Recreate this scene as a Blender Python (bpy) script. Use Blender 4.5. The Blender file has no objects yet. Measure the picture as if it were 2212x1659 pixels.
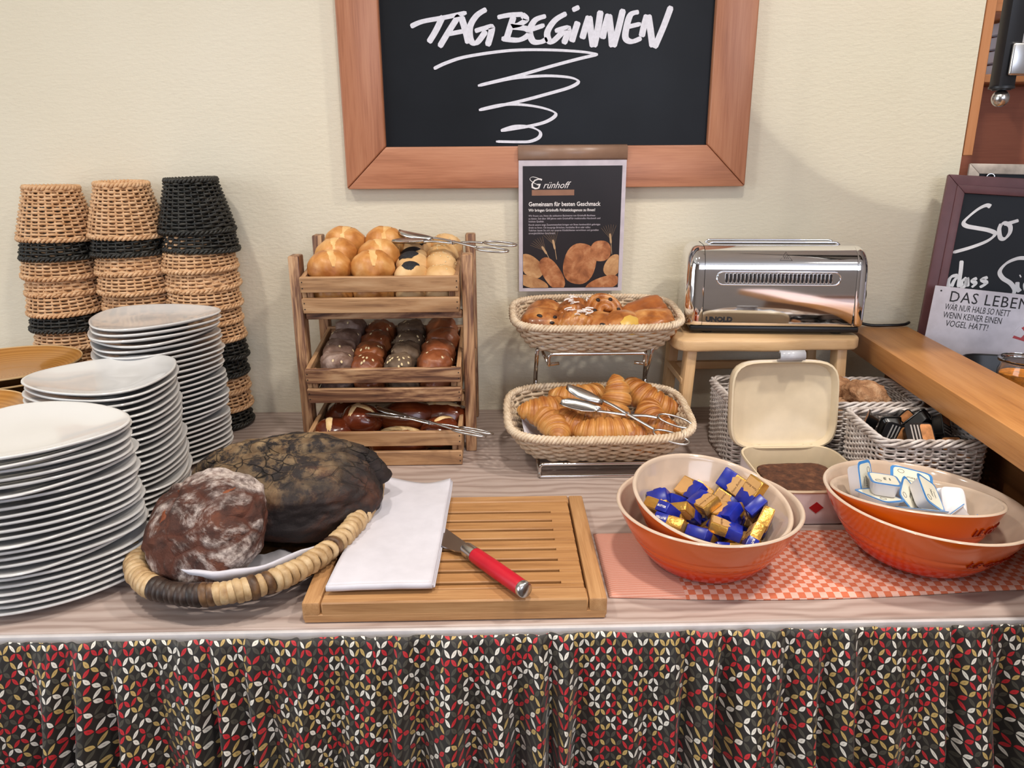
import bpy, bmesh, math, random
from mathutils import Vector, Matrix, noise, Euler
S = bpy.context.scene
COL = S.collection
PI = math.pi
T = 0.90                                  # height of the serving table top

# ---------------------------------------------------------------- camera
def make_camera():
    p, y, r = math.radians(17.2), math.radians(1.03), math.radians(-.39)
    f = Vector((math.sin(y)*math.cos(p), math.cos(y)*math.cos(p), -math.sin(p)))
    rt = Vector((math.cos(y), -math.sin(y), 0)); up = rt.cross(f)
    r2 = rt*math.cos(r)+up*math.sin(r); u2 = r2.cross(f)
    m = Matrix(((r2.x, u2.x, -f.x, 0), (r2.y, u2.y, -f.y, -1.593), (r2.z, u2.z, -f.z, 1.45), (0, 0, 0, 1)))
    cd = bpy.data.cameras.new('camera'); cd.sensor_width = 36; cd.lens = 36*1662/2212; cd.clip_start = .01
    o = bpy.data.objects.new('camera', cd); COL.objects.link(o); o.matrix_world = m; S.camera = o
make_camera()

# ---------------------------------------------------------------- world, lights, exposure
S.view_settings.view_transform = 'Standard'; S.view_settings.look = 'None'
S.view_settings.gamma = 1; S.view_settings.use_curve_mapping = False
S.view_settings.exposure = 0.0
W = bpy.data.worlds.new('sky'); S.world = W; W.use_nodes = True
W.node_tree.nodes['Background'].inputs[0].default_value = (.78, .88, 1, 1)
W.node_tree.nodes['Background'].inputs[1].default_value = 1.0
def area(name, loc, aim, size, power, col, sy=None, spread=180):
    l = bpy.data.lights.new(name, 'AREA'); l.energy = power; l.color = col; l.size = size
    if sy: l.shape = 'RECTANGLE'; l.size_y = sy
    else: l.shape = 'DISK'
    l.spread = math.radians(spread)
    o = bpy.data.objects.new(name, l); COL.objects.link(o); o.location = loc
    o.rotation_euler = (Vector(aim)-Vector(loc)).to_track_quat('-Z', 'Y').to_euler()
    return o
# daylight through the tall windows to the left and behind, and warm ceiling lamps over the buffet
area('daylight_left_window', (-2.55, -1.75, 1.55), (0, -.9, 1.0), 1.7, 24, (.90, .95, 1), 1.6)
area('daylight_rear_window', (1.0, -4.1, 1.93), (.8, -.3, 1.2), 2.2, 30, (.76, .82, 1), 1.0)
for i, (x, y, e) in enumerate([(-.75, -1.0, 7.5), (.15, -1.15, 9.5), (1.0, -.9, 13), (1.2, -2.4, 10), (-.6, -2.5, 7)]):
    area('ceiling_lamp', (x, y, 2.56), (x, y, 0), .12, e, (1, .93, .84), spread=150)

# ---------------------------------------------------------------- node materials
MATS = {}
class NB:
    def __init__(s, name):
        s.m = bpy.data.materials.new(name); s.m.use_nodes = True; MATS[name] = s.m
        s.t = s.m.node_tree; s.b = s.t.nodes['Principled BSDF']; s.tc = None
    def n(s, typ, **kw):
        nd = s.t.nodes.new(typ)
        for k, v in kw.items():
            if k[0] == 'i' and k[1:].isdigit(): s.put(nd.inputs[int(k[1:])], v)
            else: setattr(nd, k, v)
        return nd
    def put(s, sock, v):
        if isinstance(v, bpy.types.NodeSocket): s.t.links.new(v, sock)
        elif isinstance(v, bpy.types.Node): s.t.links.new(v.outputs[0], sock)
        else:
            if isinstance(v, tuple) and len(v) == 3 and sock.type == 'RGBA': v = v+(1,)
            sock.default_value = v
    def set(s, **kw):
        for k, v in kw.items(): s.put(s.b.inputs[k.replace('_', ' ')], v)
        return s
    def co(s, kind='Object', scale=(1, 1, 1), rnd=True, rot=(0, 0, 0)):
        tc = s.n('ShaderNodeTexCoord'); out = tc.outputs[kind]
        if rnd:
            oi = s.n('ShaderNodeObjectInfo'); mu = s.n('ShaderNodeMath', operation='MULTIPLY', i0=oi.outputs['Random'], i1=37.0)
            ad = s.n('ShaderNodeVectorMath', operation='ADD', i0=out); s.t.links.new(mu.outputs[0], ad.inputs[1]); out = ad.outputs[0]
        mp = s.n('ShaderNodeMapping'); s.t.links.new(out, mp.inputs[0]); mp.inputs['Scale'].default_value = scale; mp.inputs['Rotation'].default_value = rot
        return mp.outputs[0]
    def noise(s, co, scale=5, detail=4, rough=.55, dist=0):
        nd = s.n('ShaderNodeTexNoise'); s.put(nd.inputs['Vector'], co)
        nd.inputs['Scale'].default_value = scale; nd.inputs['Detail'].default_value = detail
        nd.inputs['Roughness'].default_value = rough; nd.inputs['Distortion'].default_value = dist
        return nd.outputs[0]
    def ramp(s, fac, stops, const=False):
        nd = s.n('ShaderNodeValToRGB'); s.put(nd.inputs[0], fac); cr = nd.color_ramp
        if const: cr.interpolation = 'CONSTANT'
        while len(cr.elements) < len(stops): cr.elements.new(.5)
        for e, (p, c) in zip(cr.elements, stops):
            e.position = p; e.color = tuple(c)+(1,) if len(c) == 3 else c
        return nd.outputs[0]
    def math(s, op, a, b=0.0, c=0.0):
        nd = s.n('ShaderNodeMath', operation=op); s.put(nd.inputs[0], a); s.put(nd.inputs[1], b)
        if op in ('MULTIPLY_ADD', 'SMOOTH_MIN'): s.put(nd.inputs[2], c)
        return nd.outputs[0]
    def mix(s, fac, a, b, blend='MIX'):
        nd = s.n('ShaderNodeMix', data_type='RGBA', blend_type=blend)
        s.put(nd.inputs[0], fac); s.put(nd.inputs[6], a); s.put(nd.inputs[7], b)
        return nd.outputs[2]
    def bump(s, h, strength=.3, dist=.01):
        nd = s.n('ShaderNodeBump'); nd.inputs['Strength'].default_value = strength; nd.inputs['Distance'].default_value = dist
        s.put(nd.inputs['Height'], h); s.t.links.new(nd.outputs[0], s.b.inputs['Normal']); return s
def plain(name, col, rough=.5, metal=0, var=.06, vs=40, bump=0, **kw):
    """a single-colour surface with a little cloudy variation"""
    b = NB(name); co = b.co(); f = b.noise(co, vs, 3)
    lo = tuple(c*(1-var*2) for c in col); hi = tuple(min(1, c*(1+var)) for c in col)
    b.set(Base_Color=b.ramp(f, [(.3, lo), (.7, hi)]), Roughness=rough, Metallic=metal, **kw)
    if bump: b.bump(f, bump, .002)
    return b.m
def wood(name, cols, grain=(1.2, 14, 14), scale=3.5, dist=1.2, rough=.5, fine=.25, bump=.12):
    """grain runs along local X"""
    b = NB(name); co = b.co(scale=grain)
    big = b.noise(co, scale, 4, .55, dist); fin = b.noise(b.co(scale=(grain[0]*2, grain[1]*7, grain[2]*7)), scale*2.2, 3)
    f = b.math('ADD', b.math('MULTIPLY', big, 1-fine), b.math('MULTIPLY', fin, fine))
    n = len(cols); st = [(.3+.4*i/(n-1), c) for i, c in enumerate(cols)]
    b.set(Base_Color=b.ramp(f, st), Roughness=rough).bump(fin, bump, .001)
    return b.m
def crust(name, stops, scale=18, detail=6, rough=.6, bs=60, bump=.5, stretch=(1, 1, 1), dist=.4, spec=.5, coat=0, bd=.004):
    b = NB(name); co = b.co(scale=stretch); f = b.noise(co, scale, detail, .6, dist); g = b.noise(co, bs, 5)
    b.set(Base_Color=b.ramp(f, stops), Roughness=rough, Coat_Weight=coat); b.b.inputs['Specular IOR Level'].default_value = spec
    b.bump(b.math('ADD', f, b.math('MULTIPLY', g, .5)), bump, bd)
    return b.m

def S2L(r, g, b):                                  # sRGB 0..255 to linear
    f = lambda c: (c/255/12.92) if c/255 <= .04045 else ((c/255+.055)/1.055)**2.4
    return (f(r), f(g), f(b))

# ---------------------------------------------------------------- mesh helpers
class MB:
    def __init__(s): s.v = []; s.f = []; s.uv = {}
    def add(s, vs, fs):
        o = len(s.v); s.v += [tuple(v) for v in vs]; s.f += [tuple(i+o for i in f) for f in fs]; return s
    def grid(s, fn, nu, nv, cu=False, cv=False):
        """fn(i,j)->point, quads over a lattice; cu / cv close that direction"""
        o = len(s.v)
        for i in range(nu):
            for j in range(nv): s.v.append(tuple(fn(i, j)))
        for i in range(nu if cu else nu-1):
            for j in range(nv if cv else nv-1):
                a, b = i, (i+1) % nu; c, d = j, (j+1) % nv
                s.f.append((o+a*nv+c, o+b*nv+c, o+b*nv+d, o+a*nv+d))
        return s
    def tube(s, pts, r, k=6, closed=False, caps=True, flat=None):
        """round tube along a polyline; r may be a number or a list; flat=(w,h) gives an elliptic section"""
        pts = [Vector(p) for p in pts]; n = len(pts); o = len(s.v)
        rr = r if isinstance(r, (list, tuple)) else [r]*n
        up = None
        for i, p in enumerate(pts):
            a = pts[(i-1) % n] if (closed or i > 0) else p; b = pts[(i+1) % n] if (closed or i < n-1) else p
            t = (b-a).normalized() if (b-a).length > 1e-9 else Vector((0, 0, 1))
            if up is None:
                up = Vector((0, 0, 1)) if abs(t.z) < .9 else Vector((0, 1, 0))
            x = t.cross(up)
            if x.length < 1e-6: x = t.cross(Vector((1, 0, 0)))
            x.normalize(); u = x.cross(t).normalized(); up = u if not closed else up
            for q in range(k):
                a2 = 2*PI*q/k; sx, sy = (flat if flat else (1, 1))
                s.v.append(tuple(p+x*(math.cos(a2)*rr[i]*sx)+u*(math.sin(a2)*rr[i]*sy)))
        for i in range(n if closed else n-1):
            j = (i+1) % n
            for q in range(k):
                w = (q+1) % k
                s.f.append((o+i*k+q, o+i*k+w, o+j*k+w, o+j*k+q))
        if caps and not closed:
            s.f.append(tuple(o+q for q in range(k))[::-1]); s.f.append(tuple(o+(n-1)*k+q for q in range(k)))
        return s
    def lathe(s, prof, n=48, rf=None):
        """prof: list of (r,z), rf(theta) scales the radius"""
        rf = rf or (lambda t: 1)
        return s.grid(lambda i, j: (prof[j][0]*rf(2*PI*i/n)*math.cos(2*PI*i/n), prof[j][0]*rf(2*PI*i/n)*math.sin(2*PI*i/n), prof[j][1]), n, len(prof), cu=True)
    def box(s, a, b):
        (x0, y0, z0), (x1, y1, z1) = a, b
        return s.add([(x0, y0, z0), (x1, y0, z0), (x1, y1, z0), (x0, y1, z0), (x0, y0, z1), (x1, y0, z1), (x1, y1, z1), (x0, y1, z1)],
                     [(3, 2, 1, 0), (4, 5, 6, 7), (0, 1, 5, 4), (1, 2, 6, 5), (2, 3, 7, 6), (3, 0, 4, 7)])
    def prism(s, poly, z0, z1):
        n = len(poly); o = len(s.v)
        s.v += [(x, y, z0) for x, y in poly]+[(x, y, z1) for x, y in poly]
        s.f.append(tuple(o+i for i in range(n))[::-1]); s.f.append(tuple(o+n+i for i in range(n)))
        for i in range(n): j = (i+1) % n; s.f.append((o+i, o+j, o+n+j, o+n+i))
        return s
    def mesh(s, name, smooth=True, bevel=0, seg=2, angle=40, fix=True):
        me = bpy.data.meshes.new(name); me.from_pydata(s.v, [], s.f); me.validate()
        bm = bmesh.new(); bm.from_mesh(me)
        if fix: bmesh.ops.recalc_face_normals(bm, faces=bm.faces)
        if bevel: bmesh.ops.bevel(bm, geom=list(bm.edges), offset=bevel, segments=seg, affect='EDGES', profile=.5, clamp_overlap=True)
        if smooth:
            for f in bm.faces: f.smooth = True
            lim = math.radians(angle)
            for e in bm.edges:
                if len(e.link_faces) == 2 and e.calc_face_angle(0) > lim: e.smooth = False
        bm.to_mesh(me); bm.free()
        return me
def put(name, me, m=None, parent=None, loc=(0, 0, 0), rot=(0, 0, 0), scale=None):
    o = bpy.data.objects.new(name, me); COL.objects.link(o)
    if m is not None and me is not None and not me.materials: me.materials.append(MATS[m] if isinstance(m, str) else m)
    o.location = loc; o.rotation_euler = rot
    if scale: o.scale = scale if isinstance(scale, tuple) else (scale,)*3
    if parent: o.parent = parent
    return o
def tag(o, label, cat, group=None, kind=None):
    if label: o['label'] = label
    if cat: o['category'] = cat
    if group: o['group'] = group
    if kind: o['kind'] = kind
    return o
def thing(name, label, cat, loc=(0, 0, 0), rot=(0, 0, 0), group=None):
    return tag(put(name, None, loc=loc, rot=rot), label, cat, group)
def struct(o): o['kind'] = 'structure'; return o
def stuff(o): o['kind'] = 'stuff'; return o
def kids(o): return KID.get(o.name, [])
def copy_tree(o, loc=None, rot=None, parent=None):
    c = o.copy(); COL.objects.link(c)
    if loc is not None: c.location = loc
    if rot is not None: c.rotation_euler = rot
    c.parent = parent
    for ch in [k for k in bpy.data.objects if k.parent == o]: copy_tree(ch, parent=c)
    return c
BOXC = {}
def board(name, size, loc, m, parent=None, rot=(0, 0, 0), bevel=.0015, seg=1):
    """a piece of timber centred on loc; the grain (local X) follows its longest side"""
    ax = max(range(3), key=lambda i: size[i]); R = Euler(rot).to_matrix()
    if ax == 0: d, q = size, Matrix.Identity(3)
    elif ax == 1: d, q = (size[1], size[0], size[2]), Matrix.Rotation(PI/2, 3, 'Z')
    else: d, q = (size[2], size[1], size[0]), Matrix.Rotation(-PI/2, 3, 'Y')
    key = (round(d[0], 5), round(d[1], 5), round(d[2], 5), m, bevel)
    if key not in BOXC:
        BOXC[key] = MB().box((-d[0]/2, -d[1]/2, -d[2]/2), (d[0]/2, d[1]/2, d[2]/2)).mesh(name, smooth=bevel > 0, bevel=bevel, seg=seg)
    return put(name, BOXC[key], m, parent, loc, (R @ q).to_euler())
def text_mesh(body, size, depth=.0003, shear=0, bold=0, align='LEFT', spacing=1, line=1, wfac=1):
    cu = bpy.data.curves.new('txt', 'FONT'); cu.body = body; cu.size = size; cu.extrude = depth; cu.shear = shear
    cu.offset = bold; cu.align_x = align; cu.space_character = spacing; cu.space_line = line; cu.resolution_u = 2
    o = bpy.data.objects.new('txt', cu); COL.objects.link(o)
    dg = bpy.context.evaluated_depsgraph_get(); me = bpy.data.meshes.new_from_object(o.evaluated_get(dg))
    bpy.data.objects.remove(o); bpy.data.curves.remove(cu); me.materials.clear()
    if wfac != 1:
        for v in me.vertices: v.co.x *= wfac
    return me
def spline(pts, n=8, closed=False):
    """Catmull-Rom through the points"""
    P = [Vector(p) for p in pts]; m = len(P); out = []
    for i in range(m if closed else m-1):
        a, b, c, d = (P[(i-1) % m], P[i], P[(i+1) % m], P[(i+2) % m]) if closed else (P[max(i-1, 0)], P[i], P[i+1], P[min(i+2, m-1)])
        for k in range(n):
            t = k/n
            out.append(.5*((2*b)+(c-a)*t+(2*a-5*b+4*c-d)*t*t+(3*b-a-3*c+d)*t**3))
    if not closed: out.append(P[-1])
    return out
def blob(name, dims, seed=0, amp=.05, freq=2.0, sub=4, flat=.35, power=2.0, fn=None):
    """a lump of bread: sphere pushed to dims (half sizes), noisy, its underside flattened"""
    bm = bmesh.new(); bmesh.ops.create_icosphere(bm, subdivisions=sub, radius=1)
    off = Vector((seed*7.3, seed*3.1, seed*1.7))
    for v in bm.verts:
        n = v.co.normalized(); p = n.copy()
        if power != 2: 
            k = (abs(n.x)**power+abs(n.y)**power+abs(n.z)**power)**(-1/power); p = n*k
        d = 1+amp*noise.fractal(n*freq+off, 1.0, 2.0, 3)
        if fn: d += fn(n)
        p = p*d
        if p.z < -flat: p.z = -flat+(p.z+flat)*.12
        v.co = Vector((p.x*dims[0], p.y*dims[1], (p.z+flat)*dims[2]))
    for f in bm.faces: f.smooth = True
    me = bpy.data.meshes.new(name); bm.to_mesh(me); bm.free(); return me
RND = random.Random(7)
# ================================================================ materials
L = S2L
def m_wall():
    b = NB('wall_plaster'); co = b.co(rnd=False)
    f = b.noise(co, 1.3, 3); g = b.noise(b.co(rnd=False, scale=(1, 1, 2.2)), 70, 5, .6); h = b.noise(co, 9, 4)
    b.set(Base_Color=b.ramp(f, [(.3, L(224, 214, 190)), (.7, L(231, 223, 203))]), Roughness=.75)
    b.bump(b.math('ADD', g, b.math('MULTIPLY', h, 1.2)), .35, .004)
m_wall()
plain('ceiling_white', L(240, 236, 226), .9); plain('rear_wall_paint', L(176, 166, 160), .8); plain('floor_tile', L(84, 70, 60), .5)
plain('window_frame_white', L(235, 235, 230), .4)
def m_table():
    b = NB('table_laminate'); co = b.co(scale=(.55, 6.5, 6.5), rnd=False)
    wv = b.n('ShaderNodeTexWave', wave_type='BANDS', bands_direction='Y'); b.put(wv.inputs['Vector'], b.co(scale=(.35, 1, 1), rnd=False))
    wv.inputs['Scale'].default_value = 17; wv.inputs['Distortion'].default_value = 9; wv.inputs['Detail'].default_value = 2.5
    wv.inputs['Detail Scale'].default_value = 1.1
    fin = b.noise(b.co(scale=(2, 90, 90), rnd=False), 2.5, 4)
    big = b.noise(co, 2.2, 3)
    f = b.math('ADD', b.math('MULTIPLY', wv.outputs[1], .27), b.math('ADD', b.math('MULTIPLY', fin, .34), b.math('MULTIPLY', big, .22)))
    b.set(Base_Color=b.ramp(f, [(.2, L(150, 130, 121)), (.38, L(176, 157, 148)), (.68, L(192, 176, 168))]), Roughness=.42).bump(fin, .06, .001)
m_table()
plain('table_edge_white', L(205, 200, 200), .35)
wood('board_frame_cherry', [L(146, 90, 62), L(180, 120, 88), L(196, 138, 104)], (1, 9, 9), 3, .6, .38, .3, .05)
wood('counter_beech', [L(160, 102, 50), L(190, 130, 72), L(204, 146, 88)], (1, 10, 10), 3, .4, .4, .35, .05)
wood('counter_panel', [L(96, 58, 28), L(118, 74, 38), L(132, 84, 46)], (1, 8, 8), 2, .4, .5, .3, .05)
wood('cabinet_redwood', [L(146, 82, 60), L(168, 98, 72), L(180, 108, 80)], (1, 7, 7), 2.5, .3, .5, .3, .05)
wood('cabinet_trim', [L(172, 110, 68), L(196, 132, 86), L(206, 144, 98)], (1, 9, 9), 2.5, .3, .45, .3, .05)
wood('acacia', [L(66, 42, 34), L(120, 82, 60), L(184, 142, 104), L(204, 168, 130)], (1.3, 9, 9), 3.2, 3.0, .5, .2, .12)
wood('acacia_pale', [L(116, 80, 56), L(180, 138, 98), L(204, 166, 126)], (1.3, 12, 12), 3.0, 2.0, .5, .2, .12)
wood('pine', [L(190, 148, 100), L(212, 174, 128), L(222, 188, 144)], (1, 12, 12), 2.5, .8, .45, .25, .08)
wood('bamboo', [L(136, 92, 52), L(172, 124, 76), L(192, 146, 96)], (1.5, 26, 26), 3.5, .4, .45, .4, .15)
wood('bamboo_frame', [L(144, 100, 60), L(178, 132, 86), L(200, 156, 108)], (1.5, 22, 22), 3.5, .4, .45, .4, .15)
plain('chalkboard', L(20, 23, 28), .42, var=.25, vs=4, Specular_IOR_Level=.22); plain('chalk', L(226, 226, 236), .8, var=.05, vs=200)
plain('chalk_white', L(238, 238, 240), .8); plain('burgundy_paint', L(104, 66, 70), .45); plain('tin_white', L(206, 202, 212), .35)
plain('whitewash', L(205, 190, 178), .7, var=.2, vs=30); plain('ink_black', L(24, 22, 26), .6, var=0)
plain('black_plastic', L(20, 20, 22), .35, var=.05); plain('black_iron', L(26, 28, 32), .4, var=.05)
NB('chrome').set(Base_Color=(.86, .86, .88), Metallic=1.0, Roughness=.06)
NB('wire_chrome').set(Base_Color=(.62, .60, .58), Metallic=1.0, Roughness=.14)
NB('steel').set(Base_Color=(.60, .59, .58), Metallic=1.0, Roughness=.26)
NB('porcelain').set(Base_Color=L(214, 213, 212), Roughness=.12, Coat_Weight=.4, Coat_Roughness=.04)
def m_brown():
    b = NB('brown_glaze'); tc = b.n('ShaderNodeTexCoord'); sx = b.n('ShaderNodeSeparateXYZ', i0=tc.outputs['Object'])
    r = b.math('SQRT', b.math('ADD', b.math('POWER', sx.outputs[0], 2), b.math('POWER', sx.outputs[1], 2)))
    w = b.math('SINE', b.math('MULTIPLY', r, 1150.0)); fl = b.noise(tc.outputs['Object'], 40, 3)
    b.set(Base_Color=b.mix(b.math('MULTIPLY_ADD', w, .22, .5), L(150, 96, 34), L(196, 140, 70)), Roughness=.25, Coat_Weight=.3)
m_brown()
plain('brown_glaze_under', L(74, 48, 28), .35); plain('glaze_edge', L(206, 170, 120), .3)
def wick(name, lo, mid, hi, rough=.55):
    b = NB(name); f = b.noise(b.co(), 55, 4); g = b.noise(b.co(), 420, 2)
    b.set(Base_Color=b.ramp(f, [(.28, lo), (.5, mid), (.72, hi)]), Roughness=rough).bump(g, .3, .0006)
wick('wicker_tan', L(182, 134, 90), L(214, 170, 126), L(228, 190, 150)); wick('wicker_black', L(20, 20, 18), L(36, 35, 31), L(56, 54, 48), .5)
wick('wicker_cream', L(190, 164, 134), L(214, 192, 164), L(226, 208, 184), .45); wick('wicker_white', L(150, 136, 126), L(198, 188, 182), L(222, 216, 212), .6)
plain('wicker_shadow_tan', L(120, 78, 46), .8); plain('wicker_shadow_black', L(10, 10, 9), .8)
wick('reed_tan', L(150, 116, 76), L(190, 158, 114), L(212, 186, 146), .5); wick('reed_brown', L(50, 32, 20), L(88, 60, 36), L(132, 98, 64), .5); wick('reed_dark', L(26, 17, 13), L(50, 34, 26), L(84, 64, 50), .5)
plain('linen_white', L(208, 205, 213), .85, var=.03, bump=.1); plain('paper_white', L(232, 230, 236), .6, var=.02)
# baked goods
crust('roll_gold', [(.28, L(160, 92, 36)), (.5, L(200, 136, 70)), (.72, L(226, 176, 112))], 22, 4, .42, 90, .25, bd=.002)
crust('roll_split', [(.3, L(214, 158, 88)), (.7, L(238, 200, 140))], 40, 5, .7, 120, .5, bd=.002)
crust('roll_pale', [(.3, L(200, 150, 88)), (.7, L(232, 198, 148))], 14, 4, .6, 90, .3, bd=.002)
crust('roll_sesame', [(.32, L(168, 112, 56)), (.52, L(206, 158, 96)), (.68, L(238, 214, 170))], 130, 3, .6, 140, .6, bd=.003)
plain('poppy_seed', L(30, 30, 36), .7, var=.4, vs=300, bump=.5); plain('seed_cream', L(222, 200, 156), .6)
crust('rye_floury', [(.25, L(72, 50, 40)), (.48, L(118, 90, 76)), (.72, L(172, 150, 138))], 26, 6, .75, 110, .6)
crust('rye_red', [(.25, L(84, 40, 22)), (.5, L(128, 68, 36)), (.75, L(160, 98, 58))], 22, 5, .4, 110, .5)
crust('rye_grey', [(.25, L(66, 50, 38)), (.5, L(98, 78, 60)), (.75, L(130, 108, 86))], 24, 5, .7, 110, .6)
crust('rye_chestnut', [(.25, L(92, 46, 24)), (.5, L(136, 74, 42)), (.75, L(164, 102, 64))], 14, 4, .38, 90, .3)
crust('pretzel', [(.25, L(66, 24, 12)), (.5, L(108, 46, 22)), (.78, L(146, 74, 36))], 12, 4, .22, 90, .2, coat=.3)
crust('pretzel_crack', [(.3, L(220, 176, 112)), (.7, L(240, 212, 164))], 50, 4, .7, 110, .4)
def m_flour():
    b = NB('loaf_floured'); co = b.co(rnd=False); big = b.noise(co, 12, 10, .72, .7); fin = b.noise(co, 130, 4, .7); mid = b.noise(co, 34, 8, .7)
    v = b.n('ShaderNodeTexVoronoi', feature='DISTANCE_TO_EDGE'); b.put(v.inputs['Vector'], b.mix(.12, co, b.n('ShaderNodeTexNoise', i0=co).outputs[1])); v.inputs['Scale'].default_value = 17
    cr = b.math('MAXIMUM', b.ramp(v.outputs[0], [(.0, (0, 0, 0)), (.12, (1, 1, 1))]), b.ramp(b.noise(co, 9, 3), [(.46, (0, 0, 0)), (.56, (1, 1, 1))]))
    m = b.math('MULTIPLY', b.ramp(big, [(.47, (0, 0, 0)), (.56, (1, 1, 1))]), b.ramp(fin, [(.30, (.15, .15, .15)), (.60, (1, 1, 1))]))
    m = b.math('MULTIPLY', m, b.math('MULTIPLY', cr, b.ramp(mid, [(.34, (.2, .2, .2)), (.5, (1, 1, 1))])))
    base = b.ramp(mid, [(.3, L(42, 23, 18)), (.5, L(76, 44, 34)), (.7, L(112, 62, 40))]); base = b.mix(cr, L(84, 42, 26), base)
    b.set(Base_Color=b.mix(b.math('MULTIPLY', m, .9), base, L(214, 200, 192)), Roughness=.82)
    b.bump(b.math('ADD', b.math('MULTIPLY', cr, .5), b.math('ADD', big, b.math('MULTIPLY', fin, .25))), .9, .007)
m_flour()
crust('loaf_burst', [(.3, L(66, 28, 12)), (.55, L(116, 56, 26)), (.75, L(150, 84, 44))], 24, 6, .6, 80, .9, bd=.006)
def m_char():
    b = NB('loaf_charred'); co = b.co(rnd=False); f = b.noise(co, 9, 8, .65, .8); g = b.noise(co, 75, 6); h = b.noise(co, 36, 6, .7)
    v = b.n('ShaderNodeTexVoronoi', feature='DISTANCE_TO_EDGE'); b.put(v.inputs['Vector'], b.mix(.18, co, b.n('ShaderNodeTexNoise', i0=co).outputs[1])); v.inputs['Scale'].default_value = 40
    cr = b.math('MAXIMUM', b.ramp(v.outputs[0], [(.0, (0, 0, 0)), (.045, (1, 1, 1))]), b.ramp(b.noise(co, 6, 3), [(.44, (0, 0, 0)), (.54, (1, 1, 1))]))
    sx = b.n('ShaderNodeSeparateXYZ', i0=b.n('ShaderNodeTexCoord').outputs['Object'])
    # oat flour dusts the crown and the left shoulder, the lower front flank is burnt
    m = b.math('ADD', b.math('MULTIPLY', b.math('SUBTRACT', sx.outputs[2], .062), 9.0), b.math('MULTIPLY', sx.outputs[0], -1.7))
    m = b.math('ADD', m, b.math('MULTIPLY', b.math('SUBTRACT', f, .5), 1.2))
    m = b.math('MULTIPLY', b.math('MINIMUM', b.math('MAXIMUM', m, 0.0), 1.0), b.ramp(h, [(.44, (0, 0, 0)), (.54, (1, 1, 1))]))
    base = b.ramp(f, [(.3, L(20, 15, 15)), (.55, L(40, 29, 27)), (.72, L(84, 46, 26))])
    fl = b.ramp(b.noise(co, 60, 4), [(.3, L(150, 112, 70)), (.7, L(214, 180, 132))])
    c = b.mix(b.math('MULTIPLY', m, .85), base, fl); c = b.mix(cr, L(16, 11, 9), c)
    b.set(Base_Color=c, Roughness=.72)
    b.bump(b.math('ADD', b.math('MULTIPLY', cr, .6), b.math('ADD', f, b.math('MULTIPLY', g, .4))), .8, .006)
m_char()
crust('crumb', [(.3, L(70, 48, 38)), (.7, L(140, 112, 92))], 60, 5, .8, 120, .8)
def m_croissant():
    b = NB('croissant_crust'); tc = b.n('ShaderNodeTexCoord'); sx = b.n('ShaderNodeSeparateXYZ', i0=tc.outputs['UV'])
    oi = b.n('ShaderNodeObjectInfo'); co = b.co()
    n = b.noise(co, 18, 4); lines = b.math('SINE', b.math('ADD', b.math('MULTIPLY', sx.outputs[0], 190.0), b.math('MULTIPLY', n, 7.0)))
    f = b.math('ADD', b.math('MULTIPLY', b.noise(co, 26, 4), .6), b.math('ADD', b.math('MULTIPLY', sx.outputs[1], .38), b.math('MULTIPLY', lines, .028)))
    f = b.math('ADD', f, b.math('MULTIPLY', b.math('SUBTRACT', oi.outputs['Random'], .5), .14))
    b.set(Base_Color=b.ramp(f, [(.2, L(224, 180, 116)), (.42, L(200, 138, 70)), (.64, L(160, 94, 40)), (.85, L(106, 54, 22))]), Roughness=.42)
    b.bump(lines, .25, .0012)
m_croissant()
crust('pastry_gold', [(.28, L(112, 58, 22)), (.48, L(168, 100, 44)), (.70, L(212, 154, 90))], 30, 4, .35, 90, .3, coat=.2)
crust('pastry_brown', [(.25, L(112, 56, 22)), (.5, L(160, 90, 40)), (.75, L(192, 124, 66))], 20, 5, .4, 100, .5)
plain('custard', L(214, 172, 78), .35); plain('raisin', L(36, 20, 16), .5, var=.2); plain('icing', L(238, 228, 222), .5)
crust('pumpernickel', [(.3, L(58, 32, 20)), (.55, L(92, 54, 34)), (.75, L(128, 84, 56))], 90, 5, .85, 140, .7)
crust('crispbread', [(.25, L(110, 70, 42)), (.5, L(160, 116, 80)), (.75, L(204, 168, 132))], 45, 6, .8, 80, 1.0, bd=.008)
# crockery, wraps
def m_orange():
    b = NB('orange_enamel'); sx = b.n('ShaderNodeSeparateXYZ', i0=b.n('ShaderNodeTexCoord').outputs['Object'])
    b.set(Base_Color=b.ramp(b.math('MULTIPLY', sx.outputs[2], 12.0), [(.04, L(184, 22, 12)), (.24, L(198, 44, 6)), (.46, L(214, 82, 0)), (.95, L(218, 92, 2))]), Roughness=.16, Coat_Weight=.15, Coat_Roughness=.03)
m_orange()
plain('relief_shade_red', L(142, 30, 8), .2); plain('cream_enamel', L(204, 182, 162), .14, var=.03, Coat_Weight=.3)  # dark red for raised letters, their relief shading put into the colour
plain('box_cream', L(216, 198, 168), .3, var=.03); plain('box_white', L(216, 204, 204), .3, var=.03); plain('red_print', L(164, 26, 30), .4, var=.05)
plain('clip_plastic', L(206, 206, 212), .2, Transmission_Weight=.25)
b = NB('gold_foil'); g = b.noise(b.co(), 90, 4); b.set(Base_Color=L(204, 156, 76), Metallic=.75, Roughness=.3).bump(g, .5, .003)
plain('gold_paper', L(212, 164, 104), .4, .25, var=.05); plain('butter_blue', L(26, 40, 150), .3, var=.15, vs=60); plain('butter_ink', L(96, 56, 24), .6)
plain('tub_white', L(226, 222, 226), .3, var=.02); plain('lid_blue', L(66, 132, 196), .3, var=.1); plain('lid_cream', L(224, 220, 202), .35, var=.03)
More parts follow.
